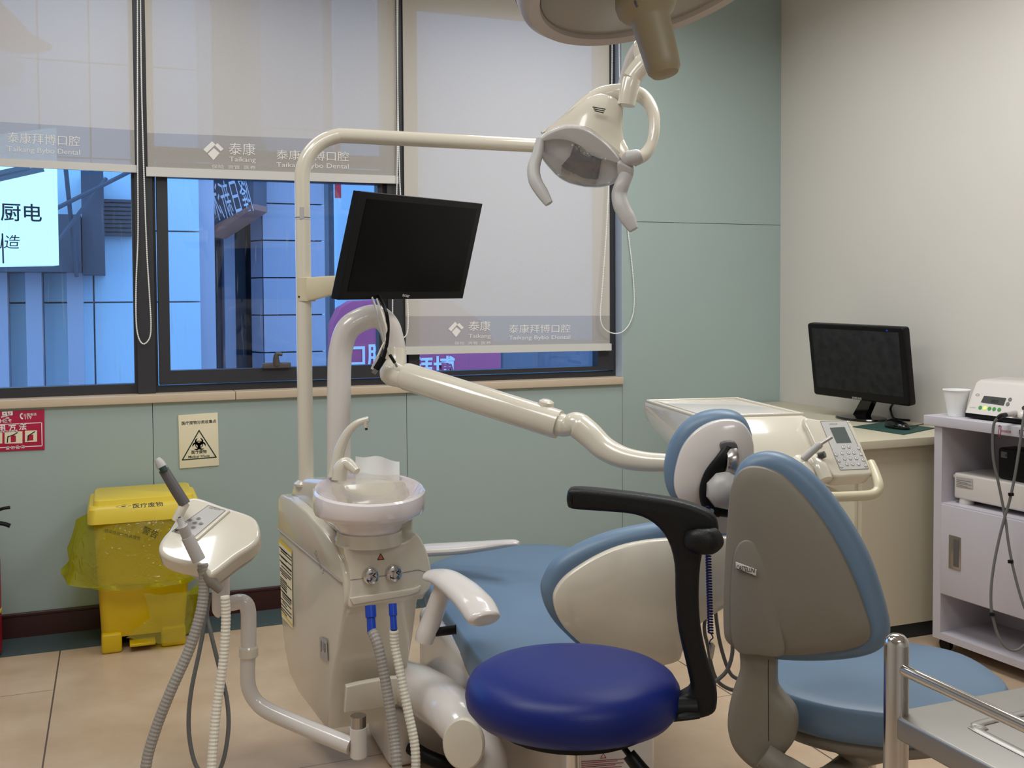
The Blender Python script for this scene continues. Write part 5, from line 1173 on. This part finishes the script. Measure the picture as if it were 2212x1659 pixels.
obj('side_fin', MB().tube([la(1170, 287, LD+0.03), la(1200, 270, LD+0.04), la(1235, 247, LD+0.04), la(1262, 230, LD+0.01), la(1287, 223, LD+0.02)], [mm(5, LD), mm(6, LD), mm(7, LD), mm(7, LD), mm(3, LD)], n=12, ref=(0, 0, 1), asp=0.6), 'cream', hs)
for i in range(3):
    obj('vent_slot', MB().tube([la(1280+i*2, 231+i*4, LD-0.035), la(1308-i*2, 236+i*4, LD-0.035)], mm(1.1, LD), n=6, k=1), 'ink_black', hs)
obj('side_wing', MB().tube([la(1312, 262, LD+0.03), la(1328, 292, LD+0.01), la(1344, 325, LD-0.01), la(1354, 345, LD-0.02)], [mm(8, LD), mm(14, LD), mm(14, LD), mm(9, LD)], n=16, ref=(-0.5, -0.85, 0), asp=0.5), 'cream', hs)
obj('grip_handle', MB().tube([la(1167, 300, LD+0.01), la(1162, 330, LD), la(1153, 362, LD-0.01), la(1156, 390, LD-0.02), la(1171, 416, LD-0.03), la(1186, 440, LD-0.04)], [mm(9, LD), mm(12, LD), mm(14, LD), mm(14.5, LD), mm(13.5, LD), mm(9, LD)], n=18, ref=(-0.5, -0.85, 0), asp=0.7), 'light_grey_plastic', r)
obj('grip_socket', MB().slab(smooth(fO.pts([(1336, 347), (1350, 350), (1368, 362), (1364, 388), (1342, 382), (1337, 372)]), 3), fO, 0.03, 0.005, z=0.02), 'light_grey_plastic', r)
obj('grip_handle', MB().tube([la(1353, 378, LD-0.02), la(1344, 398, LD-0.03), la(1338, 420, LD-0.03), la(1343, 446, LD-0.04), la(1356, 472, LD-0.05), la(1369, 496, LD-0.06)], [mm(15, LD), mm(16, LD), mm(17, LD), mm(18, LD), mm(17, LD), mm(10, LD)], n=18, ref=(-0.5, -0.85, 0), asp=0.7), 'light_grey_plastic', r)
YD = LD+0.03
obj('yoke', MB().tube([la(1176, 300, YD-0.02), la(1215, 262, YD), la(1262, 224, YD+0.03), la(1300, 204, YD+0.05), la(1345, 199, YD+0.05), la(1385, 207, YD+0.03), la(1408, 236, YD+0.0), la(1414, 272, YD-0.02), la(1408, 308, YD-0.03), la(1392, 334, YD-0.04), la(1368, 347, YD-0.05)], [mm(5, LD), mm(8, LD), mm(14, LD), mm(18, LD), mm(19, LD), mm(17, LD), mm(14, LD), mm(12, LD), mm(12, LD), mm(14, LD), mm(14, LD)], n=20, ref=(-0.5, -0.85, 0.2), asp=0.8), 'cream', r)
obj('yoke_joint', MB().tube([la(1353, 344, LD-0.02), la(1356, 343, LD-0.025), la(1378, 339, LD-0.03), la(1384, 337, LD-0.03)], [mm(13, LD), mm(17, LD), mm(17, LD), mm(14, LD)], n=22, k=1), 'light_grey_plastic', r)
obj('drop_link', MB().tube([la(1353, 228, YD-0.03), la(1356, 208, YD-0.03), la(1362, 180, YD-0.03), la(1364, 172, YD-0.03)], [mm(19, LD), mm(20, LD), mm(20.5, LD), mm(20, LD)], n=24, k=1), 'cream', r)
obj('elbow_link', MB().tube([la(1363, 172, YD-0.02), la(1375, 155, YD-0.02), la(1392, 134, YD-0.02), la(1398, 124, YD-0.02)], [mm(21.5, LD), mm(22, LD), mm(21, LD), mm(17, LD)], n=24, k=2), 'cream', r)
obj('head_joint', MB().tube([la(1388, 131, YD), la(1386, 112, YD), la(1384, 98, YD), la(1382, 87, YD)], [mm(16, LD), mm(18, LD), mm(17, LD), mm(9, LD)], n=24), 'cream', r)
obj('spring_link', MB().tube([la(1383, 98, YD+0.02), la(1366, 125, YD+0.06), la(1350, 175, YD+0.12), la(1335, 235, YD+0.18), X1+V((0.0, 0, 0.03)), X1+V((0.0, 0, -0.005))], [mm(15, LD), mm(16, LD), mm(14, LD), mm(13, LD), mm(14, LD), mm(15, LD)], n=20, k=4), 'white_plastic', r)
pl = obj('data_plate', MB().fbox(Fr(la(1399, 122, YD-0.052), (-0.3, -0.95, 0)), -0.008, 0.008, -0.008, 0.008, 0, 0.001), 'light_grey_plastic', r)

# ================================================================== SURGICAL CEILING LAMP, SEEN FROM BELOW
nS = V((0.16285, -0.28902, -1)).normalized()
cS = at(1418.25, -68.4, d=1.35); RS = 0.1884
r = thing('surgical_lamp', (cS.x, cS.y, CEIL), 'round surgical ceiling lamp seen from below with a taupe sterile handle', 'surgical lamp')
obj('lamp_head', MB().lathe([(0.03, 0.085), (RS*0.55, 0.08), (RS*0.85, 0.065), (RS*0.985, 0.035), (RS*1.0, 0.012), (RS*0.985, -0.006), (RS*0.94, -0.014), (RS*0.86, -0.012), (RS*0.845, -0.004)], cS, -nS, n=96), 'lamp_shell', r)
obj('lens', MB().lathe([(RS*0.848, 0.002), (RS*0.842, -0.006), (RS*0.5, -0.014), (0.02, -0.018)], cS, -nS, n=96), 'lamp_glass', r)
obj('rim_band', MB().lathe([(RS*0.99, 0.036), (RS*1.006, 0.030), (RS*1.006, 0.016), (RS*0.99, 0.012)], cS, -nS, n=96, cap=False), 'cable_grey', r)
hb_ = at(1396, 8, d=1.33)
hd = obj('handle', MB().lathe([(0.037, -0.012), (0.040, 0.0), (0.039, 0.012), (0.034, 0.020), (0.027, 0.026), (0.0255, 0.03), (0.0225, 0.09), (0.0215, 0.098), (0.017, 0.104), (0.004, 0.106)], hb_-nS*0.005, (at(1437, 158, d=1.315)-hb_).normalized(), n=40), 'taupe', r)
obj('clip', MB().tube([at(1372, 3, d=1.29), at(1374, 10, d=1.285), at(1377, 15, d=1.285)], 0.0018, n=8, k=1), 'dark_grey_plastic', hd)
obj('ceiling_stem', MB().tube([cS-nS*0.07, cS+V((-0.12, 0.1, 0.3)), V((cS.x-0.12, cS.y+0.1, CEIL-0.45)), V((cS.x-0.12, cS.y+0.1, CEIL))], [0.03, 0.025, 0.025, 0.03], n=20), 'lamp_shell', r)

# ================================================================== FLAT SCREEN ON THE UNIT
def screen_frame(corners, w, hgt):
    """place a w x hgt rectangle so that its corners fall near the four points seen"""
    A = []
    import itertools
    return None
MD = 2.86
aTL, aTR, aBR, aBL = (780, 413), (1043, 440), (1000, 645), (731, 648)
k_ = 0.52/0.44
TLp = EYE+(V((0.536, 2.342, 1.575))-EYE)*k_
wv = V((0.378, 0.226, 0.001))*k_; hv = V((-0.053, 0.013, -0.25))*k_
ex_ = wv.normalized(); nn = ex_.cross(hv).normalized()
if nn.dot(EYE-TLp) < 0: nn = -nn
fM = Fr(TLp+wv*0.5+hv*0.5, nn, up=-hv.normalized())
r = thing('flat_screen', fM.wp(865, 648), 'black flat screen tilted on the lamp pole bracket of the dental unit', 'monitor')
C4 = fM.pts([aTL, aTR, aBR, aBL])
bk = obj('case', MB().slab(C4, fM, 0.032, 0.003), 'black_plastic', r)
def mixq(u, v): 
    a = V(C4[0]).to_2d().lerp(V(C4[1]).to_2d(), u); b = V(C4[3]).to_2d().lerp(V(C4[2]).to_2d(), u); p = a.lerp(b, v); return (p.x, p.y)
obj('screen', MB().slab([mixq(0.05, 0.06), mixq(0.955, 0.06), mixq(0.955, 0.925), mixq(0.05, 0.925)], fM, 0.002, 0.0005, z=0.0012), 'screen_black', r)
c = fM.px(877, 639); obj('lettering', write(MB(), 'acer', fM, c[0], c[1], w=abs(fM.px(885, 639)[0]-fM.px(869, 639)[0]), h=mm(6, 2.8), rot=0.0, bold=0.03), 'light_grey_plastic', bk)
obj('rear_mount', MB().tube([fM.w(0, 0, -0.036), fM.w(0, 0, -0.06), fM.w(-0.06, -0.03, -0.09), a0+dirn*1.06], [0.06, 0.04, 0.02, 0.014], n=16, k=3), 'black_plastic', r)
print('E1 behind', (a0+dirn*1.08-fM.o).dot(fM.n))
def cable(pts, rad, m, label, plug):
    P = [at(a, b, d=MD-0.0) for a, b in pts]
    P = [fM.wp(*pts[0], -0.02)+V((0, 0, 0.02))]+[at(a, b, d=MD+0.02) for a, b in pts[1:]]
    t = thing('screen_cable', P[-1], label, 'cable')
    obj('cord', MB().tube(P, rad, n=10, k=6), m, t)
    for (pa, pb, rr_, mm_) in plug: obj('plug', MB().tube([at(*pa, d=MD+0.02), at(*pb, d=MD+0.02)], mm(rr_, MD), n=8, k=1), mm_, t)
cable([(824, 646), (832, 668), (838, 700), (836, 740), (828, 775), (822, 790)], mm(4, MD), 'black_plastic', 'black video cable with a metal plug hanging below the screen', [((828, 772), (812, 797), 8.5, 'black_plastic'), ((815, 793), (806, 806), 6, 'steel')])
cable([(808, 646), (812, 665), (820, 700), (832, 740), (842, 768)], mm(2.6, MD), 'light_grey_plastic', 'thin grey cable with a small black plug hanging below the screen', [((842, 766), (853, 784), 3.6, 'black_plastic'), ((853, 784), (858, 793), 2.4, 'steel')])
cable([(818, 646), (830, 690), (836, 725), (824, 752), (810, 785)], mm(2.4, MD), 'hose_cream', 'pale cable crossing behind the black one below the screen', [((818, 770), (805, 798), 5, 'light_grey_plastic')])

# ================================================================== DESK WITH COMPUTER
DKZ = 0.785
e0, e1 = at(1856, 951, z=DKZ), at(2009, 943, z=DKZ)
DX = e0.x; DY = (e0.y+e1.y)/2
r = thing('side_desk', ((DX+XR)/2, (DY+YW)/2, 0), 'cream side desk along the right wall under the computer screen', 'desk')
obj('desk_top', MB().box((DX-0.03, DY-0.02, DKZ-0.032), (XR-0.002, YW-0.016, DKZ), 0.002), 'desk_cream', r)
obj('body', MB().box((DX+0.012, DY+0.01, 0.06), (XR-0.004, YW-0.02, DKZ-0.032)), 'desk_cream', r)
obj('plinth', MB().box((DX+0.05, DY+0.02, 0.003), (XR-0.004, YW-0.02, 0.06)), 'dark_gap', r)
yy = DY+0.03
for k in range(3):
    ya = yy+k*0.40; 
    for (za, zb2, nm) in ((0.07, 0.56, 'cabinet_door'), (0.57, 0.735, 'drawer')):
        d_ = obj(nm, MB().box((DX-0.004, ya+0.004, za), (DX+0.012, min(ya+0.396, YW-0.03), zb2), 0.002), 'desk_cream', r)
        obj('handle', MB().box((DX-0.02, ya+0.14, zb2-0.03), (DX-0.004, ya+0.26, zb2-0.02), 0.003), 'steel', d_)
k_ = 0.535/0.51
TL2 = EYE+(V((2.79, 3.676, 1.21))-EYE)*k_
wv = V((0.068, -0.505, -0.008))*k_; hv = V((0.043, 0.006, -0.311))*k_
nn = wv.cross(hv).normalized()
if nn.dot(EYE-TL2) < 0: nn = -nn
fN = Fr(TL2+wv*0.5+hv*0.5, nn, up=-hv.normalized())
r = thing('desk_monitor', (2.98, 3.6, DKZ), 'black desktop computer monitor with a dusty screen standing on the cream desk', 'monitor')
C4 = fN.pts([(1743, 698), (1951, 708), (1966, 879), (1758, 852)])
def rq(r_):
    pts = []
    for i in range(4):
        p = V(C4[i]).to_2d(); a = (V(C4[i-1]).to_2d()-p).normalized()*r_; b = (V(C4[(i+1) % 4]).to_2d()-p).normalized()*r_
        pts += [tuple(p+a), tuple(p+(a+b)*0.28), tuple(p+b)]
    return pts
bk = obj('case', MB().slab(rq(0.012), fN, 0.04, 0.008), 'black_plastic', r)
obj('screen', MB().slab([mixq(0.05, 0.065), mixq(0.95, 0.065), mixq(0.95, 0.885), mixq(0.05, 0.885)], fN, 0.002, 0.0005, z=0.001), 'dusty_screen', r)
c = fN.px(1851, 860); obj('lettering', write(MB(), 'SAMSUNG', fN, c[0], c[1], w=abs(fN.px(1861, 860)[0]-fN.px(1841, 860)[0]), h=0.010, bold=0.02, rot=-0.02), 'light_grey_plastic', bk)
c = fN.px(1916, 714); obj('badge', flat(MB(), fN, circ(c[0], c[1], 0.007, 12, 0.5), 0.0006), 'connector_blue', bk)
bcx = at(1868, 905, z=DKZ)
obj('stand_base', MB().lathe([(0.125, 0.0), (0.128, 0.004), (0.124, 0.010), (0.06, 0.017), (0.02, 0.02)], (min(bcx.x, 3.05), bcx.y, DKZ+0.001), n=48, sx=0.72), 'black_gloss', r)
q0 = V((min(bcx.x, 3.05), bcx.y, DKZ+0.012)); q1 = fN.wp(1875, 850, -0.03)
sv = wv.normalized()
obj('stand_neck', MB().rings([[q0+sv*s_*0.035+V((t_*0.015, 0, 0)) for s_, t_ in ((-1, -1), (1, -1), (1, 1), (-1, 1))], [q1+sv*s_*0.028+V((t_*0.014, 0, 0)) for s_, t_ in ((-1, -1), (1, -1), (1, 1), (-1, 1))]]), 'black_gloss', r)
mcx = [at(1843, 921, z=DKZ+0.001), at(1905, 908, z=DKZ+0.001), at(2012, 925, z=DKZ+0.001), at(2010, 931, z=DKZ+0.001), at(1945, 937, z=DKZ+0.001)]
fz_ = Fr((0, 0, DKZ+0.0035), (0, 0, 1), up=(0, 1, 0))
mp_ = obj('mouse_pad', MB().slab([fz_.px(1842, 921), fz_.px(1912, 911), fz_.px(2020, 924), fz_.px(1952, 938)], fz_, 0.003, 0.001), 'pad_green', label='dark green mouse pad at the near end of the cream desk', cat='mouse pad')
mc = at(1938, 925, z=DKZ+0.004)
r = thing('computer_mouse', mc, 'black computer mouse on the green mouse pad', 'mouse')
mb = MB(); R_ = []
for s_, h_ in ((1.0, 0.0), (1.04, 0.008), (0.98, 0.018), (0.8, 0.027), (0.5, 0.032), (0.1, 0.034)):
    R_.append([mc+V((math.cos(t)*0.032*s_, math.sin(t)*0.062*s_, 0)).xyz+V((0, 0, h_*(1+0.15*math.sin(t)))) for t in [2*PI*j/28 for j in range(28)]])
obj('shell', MB().rings(R_), 'black_gloss', r)
obj('cord', MB().tube([mc+V((0, -0.06, 0.012)), at(1985, 918, z=DKZ+0.006), at(2000, 915, z=DKZ+0.006), at(2040, 911, z=DKZ+0.006)], 0.002, n=8), 'black_plastic', r)
obj('monitor_cable', MB().tube([fN.wp(1922, 868, -0.045), at(1924, 880, d=dep(bcx)+0.02), at(1927, 897, d=dep(bcx)-0.02), at(1935, 905, z=DKZ+0.006), at(1965, 908, z=DKZ+0.006)], 0.005, n=10), 'black_plastic', label='short black cable dropping from the desk monitor', cat='cable')

# ================================================================== WHITE CART WITH THE ULTRASONIC UNIT
KZ = 0.88
K0 = at(1995, 896, z=KZ); K1 = at(2208, 923, z=KZ)
kd = (K1-K0); kd.z = 0; kd.normalize(); kn = V((kd.y, -kd.x, 0))
if kn.x > 0: kn = -kn
fK = Fr((K0.x, K0.y, 0), kn)           # front plane; x runs along the front, y is height
flip = 1 if fK.ex.dot(kd) > 0 else -1
KL = 0.62; KDp = min(0.36, XR-0.01-max(K0.x, (K0+kd*KL).x))
r = thing('white_cart', (K0.x+0.15, K0.y-0.3, 0), 'white laminate cabinet cart by the right wall carrying the ultrasonic device', 'cart')
obj('top', MB().fbox(fK, 0, KL, KZ-0.036, KZ, -KDp, 0.0, 0.002), 'cart_white', r)
px_ = fK.px(2011, 1200)[0]; px2 = fK.px(2027.5, 1200)[0]; s0 = -0.012
obj('side_panel', MB().fbox(fK, px_, px2, 0.05, KZ-0.036, -KDp+0.01, s0), 'cart_white', r)
obj('side_panel', MB().fbox(fK, KL-0.06, KL-0.035, 0.05, KZ-0.036, -KDp+0.01, s0), 'cart_white', r)
obj('back_panel', MB().fbox(fK, px2, KL-0.06, 0.05, KZ-0.036, -KDp+0.01, -KDp+0.02), 'cart_white', r)
dz1, dz0 = fK.px(2029, 1088.5)[1], fK.px(2029, 1282)[1]
obj('shelf', MB().fbox(fK, px2, KL-0.06, dz1-0.012, dz1+0.004, -KDp+0.02, s0), 'cart_white', r)
obj('shelf', MB().fbox(fK, px2, KL-0.06, dz0-0.004, dz0+0.012, -KDp+0.02, s0-0.004), 'cart_white', r)
obj('shelf', MB().fbox(fK, px2, KL-0.06, 0.05, 0.075, -KDp+0.02, s0), 'cart_white', r)
dr = obj('door', MB().fbox(fK, px2+0.002, KL-0.062, dz0, dz1-0.001, s0-0.018, s0+0.004, 0.001), 'cart_white', r)
h0 = fK.px(2047, 1155); h1 = fK.px(2072, 1237)
hx0, hx1, hz0, hz1 = h0[0], h1[0], h1[1]+0.004, h0[1]
hd = obj('recessed_handle', MB().fbox(fK, hx0, hx1, hz0, hz1, s0, s0+0.007, 0.002), 'steel', dr)
obj('handle_cup', MB().fbox(fK, hx0+(hx1-hx0)*0.42, hx1-(hx1-hx0)*0.14, hz0+0.012, hz1-0.012, s0, s0+0.0078), 'dark_grey_plastic', hd)
for kx in (0.07, KL-0.09):
    for ky in (-0.05, -KDp+0.06):
        c = fK.w(kx, 0.025, ky); obj('caster', MB().lathe([(0.01, -0.01), (0.0245, -0.009), (0.0245, 0.009), (0.01, 0.01)], c, kn, n=20), 'black_plastic', r)
fK2 = Fr(fK.w(0, 0, 0.0), kn)
c = fK2.px(2173, 932); obj('lettering', write(MB(), 'WOODPECKER', fK2, c[0], c[1], w=abs(fK2.px(2187, 932)[0]-fK2.px(2164, 932)[0]), h=0.008, rot=0, bold=0.01), 'ink_crimson', r)
c = fK2.px(2159, 931); k = 0.02
mb = MB(); stroke(mb, fK2, [(c[0]+a*k, c[1]+b*k) for a, b in ((-0.25, 0.75), (0.05, 0.95), (0.35, 0.8), (0.25, 0.3), (0.3, -0.2), (0.1, -0.7), (-0.1, -1.0))], 0.0028); stroke(mb, fK2, [(c[0]+a*k, c[1]+b*k) for a, b in ((0.0, 0.7), (-0.15, 0.2), (-0.2, -0.3), (-0.1, -0.8))], 0.0022); obj('bird_emblem', mb, 'ink_crimson', r)
c = fK2.px(2205, 936); obj('lettering', write(MB(), '啄', fK2, c[0]+0.006, c[1], h=0.024, bold=0.02), 'ink_black', r)
# paper cup
cc_ = at(2066, 899, z=KZ); 
r = thing('paper_cup', cc_, 'white paper cup on the corner of the cart top', 'cup')
hc = 0.088*mm(63, dep(cc_))/0.088; ht = at(2066, 841, d=dep(cc_)).z-KZ
rt0, rb0 = mm(27.5, dep(cc_)), mm(17, dep(cc_))
obj('cup', MB().lathe([(rb0*0.9, 0.0), (rb0, 0.001), (rt0*0.97, ht-0.004), (rt0*1.03, ht-0.003), (rt0*1.03, ht), (rt0*0.95, ht), (rb0*0.93, 0.008), (rb0*0.3, 0.007)], cc_, n=40), 'paper', r)
# ultrasonic unit
uc = at(2140, 912, z=KZ)
r = thing('ultrasonic_unit', fK.w(fK.px(2150, 912)[0], KZ, -0.15), 'white ultrasonic scaler unit with green buttons on top of the cart', 'medical device')
ud = -0.05
fU = Fr(fK.w(0, 0, ud), kn)
ux0 = fU.px(2083, 905)[0]; uz1 = fU.px(2105, 836)[1]
u_w = 0.26; zb_ = KZ+0.02
prof = [(0.0, zb_), (-0.055, uz1+0.012), (-0.075, uz1+0.022), (-0.20, uz1+0.028), (-0.24, uz1+0.01), (-0.25, zb_)]
R_ = []
for xx, ins in ((ux0, 0.008), (ux0+0.003, 0.002), (ux0+0.01, 0), (ux0+u_w, 0), (ux0+u_w+0.006, 0.006)):
    xm = ux0+u_w/2; R_.append([fK.w(xx, p[1]-(ins if p[1] > zb_+0.01 else 0), ud+p[0]-ins*(1 if p[0] > -0.1 else -1)) for p in prof])
bd = obj('body', MB().rings(R_), 'white_plastic', r)
obj('base', MB().fbox(fK, ux0+0.002, ux0+u_w, KZ+0.004, zb_, ud-0.24, ud-0.002), 'black_plastic', r)
pa, pb = V((0.0, zb_)), V((-0.055, uz1+0.012))
sl_n = (kn*(pb.y-pa.y)+V((0, 0, 0.055))).normalized()
fV = Fr(fK.w(ux0+u_w/2, zb_, ud)+sl_n*0.0006, sl_n)
obj('display', flat(MB(), fV, fV.pts([(2126, 855), (2174, 860), (2168, 876), (2119, 869)]), 0.0008), 'lcd_dark', bd)
c = fV.px(2149, 867); obj('lettering', write(MB(), '800', fV, c[0], c[1], w=0.03, h=0.012, z=0.0014), 'ink_black', bd)
for i, (kx, ky) in enumerate(((2117.5, 880.5), (2127.5, 881.5), (2137.5, 882.5), (2147.5, 883.5), (2158.5, 885))):
    c = fV.px(kx, ky); obj('button', flat(MB(), fV, circ(c[0], c[1], 0.0072, 16), 0.0010), 'button_lit' if i == 1 else 'button_green', bd)
for kx, ky in ((2182, 863), (2177, 873)):
    c = fV.px(kx, ky); obj('button', stroke(flat(MB(), fV, circ(c[0], c[1], 0.0062, 16), 0.0010), fV, circ(c[0], c[1], 0.0066, 16), 0.0012, 0.0014, closed=True), 'ink_grey', bd)
c = fV.px(2101, 880); obj('lettering', write(MB(), 'woodpecker', fV, c[0], c[1], w=0.026, h=0.004, z=0.001), 'ink_grey', bd)
c = fV.px(2112, 853); obj('emblem', stroke(MB(), fV, circ(c[0], c[1], 0.0075, 18, 0.5), 0.0012, 0.001, closed=True), 'ink_grey', bd)
dU = dep(fV.wp(2190, 893))
def ua(a, b, o_=0.0): return at(a, b, d=dU+o_)
obj('dial', MB().lathe([(0.013, 0), (0.0125, 0.006), (0.010, 0.008), (0.002, 0.0085)], fV.wp(2206, 897, 0.0), fV.n, n=24), 'white_plastic', bd)
obj('socket', MB().lathe([(0.008, 0), (0.007, 0.001)], fV.wp(2212, 881, 0.001), fV.n, n=16), 'ink_black', bd)
cp = obj('plug', MB().tube([fV.wp(2193, 893, 0.0), ua(2185, 894, -0.04), ua(2172, 896, -0.07)], [mm(6.5, dU), mm(6, dU), mm(5, dU)], n=16, k=1), 'light_grey_plastic', r)
obj('strain_relief', MB().tube([ua(2173, 896, -0.068), ua(2161, 899, -0.09), ua(2152, 906, -0.10)], [mm(5, dU), mm(5, dU), mm(3.5, dU)], n=12), 'black_plastic', cp)
fd = -0.12
cab = [(2153, 905), (2146, 920), (2144, 960), (2147, 1000), (2156, 1040), (2166, 1090), (2173, 1130), (2178, 1170), (2186, 1215), (2198, 1265), (2212, 1310), (2228, 1345), (2222, 1380), (2205, 1400), (2188, 1405), (2170, 1395), (2155, 1370), (2145, 1335), (2141, 1310), (2141, 1270), (2147, 1220), (2158, 1165), (2171, 1115), (2180, 1085), (2190, 1040), (2197, 1000), (2203, 960), (2208, 925), (2214, 890), (2219, 870)]
cbl = obj('cable', MB().tube([at(a, b, d=dU+fd-0.02+0.02*math.sin(i*0.4)) for i, (a, b) in enumerate(cab)], mm(3.2, 3.2), n=10, k=5), 'cable_grey', r)
for a, b in ((2184, 1068), (2183, 1213), (2143, 1327)): obj('cable_clip', MB().lathe([(0.009, -0.005), (0.009, 0.005)], at(a, b, d=dU+fd-0.02), (0, 0.1, 1), n=14), 'black_plastic', cbl)
# device on the shelf
z0_ = dz1+0.004; fdv = Fr(fK.w(0, 0, -0.05), kn)
a0_ = fdv.px(2060, 1050)[0]; zt_ = fdv.px(2075, 1023)[1]; zbm = fdv.px(2062, 1068)[1]
r = thing('shelf_device', fK.w(a0_+0.12, z0_, -0.15), 'white electrical box with a rating label on the open shelf of the cart', 'medical device')
xe = KL-0.075
bd = obj('case', MB().fbox(fK, a0_, xe, zbm-0.012, zt_, -0.27, -0.05, 0.008), 'white_plastic', r)
obj('lower_case', MB().fbox(fK, a0_+0.015, xe-0.01, z0_+0.022, zbm-0.01, -0.26, -0.06, 0.004), 'white_plastic', r)
for xx in (a0_+0.035, xe-0.04):
    obj('foot', MB().lathe([(0.026, z0_), (0.027, z0_+0.002), (0.024, zbm-0.008)], fK.w(xx, 0, -0.078), n=24), 'white_plastic', r)
obj('side_latch', MB().fbox(fK, a0_-0.012, a0_, zt_-0.022, zt_-0.01, -0.12, -0.06, 0.003), 'white_plastic', r)
lb = obj('rating_label', flat(MB(), fdv, fdv.pts([(2066, 1029), (2102, 1035), (2102, 1057), (2065, 1050)]), 0.0012), 'light_grey_plastic', bd)
mb = MB()
for i in range(5): stroke(mb, fdv, fdv.pts([(2068, 1036+i*3.6), (2068+30-(i % 2)*8, 1036+i*3.6+5.0)]), 0.0016, 0.0018)
obj('printed_text', mb, 'ink_grey', lb)
obj('power_switch', MB().fbox(fK, fdv.px(2104, 1079)[0], fdv.px(2117, 1079)[0], fdv.px(2110, 1085)[1], fdv.px(2110, 1074)[1], -0.062, -0.056), 'black_plastic', bd)
r = thing('power_adapter', fK.w(fdv.px(2165, 1000)[0], zt_, -0.15), 'small black power adapter lying on the white electrical box', 'adapter')
A_ = fK.px(2140, 1000)[0]
bd = obj('case', MB().fbox(fK, fdv.px(2136, 990)[0]+0.01, fdv.px(2136, 990)[0]+0.13, zt_+0.001, fdv.px(2150, 968)[1], -0.17, -0.08, 0.012), 'black_plastic', r)
obj('label_patch', MB().fbox(fK, fdv.px(2150, 990)[0], fdv.px(2163, 990)[0], fdv.px(2155, 990)[1], fdv.px(2155, 977)[1], -0.081, -0.0785), 'dark_grey_plastic', bd)
obj('screw_dot', MB().lathe([(0.005, 0), (0.004, 0.001)], fK.w(fdv.px(2161, 983)[0], fdv.px(2161, 985)[1], -0.0785), kn, n=14), 'ink_green', bd)
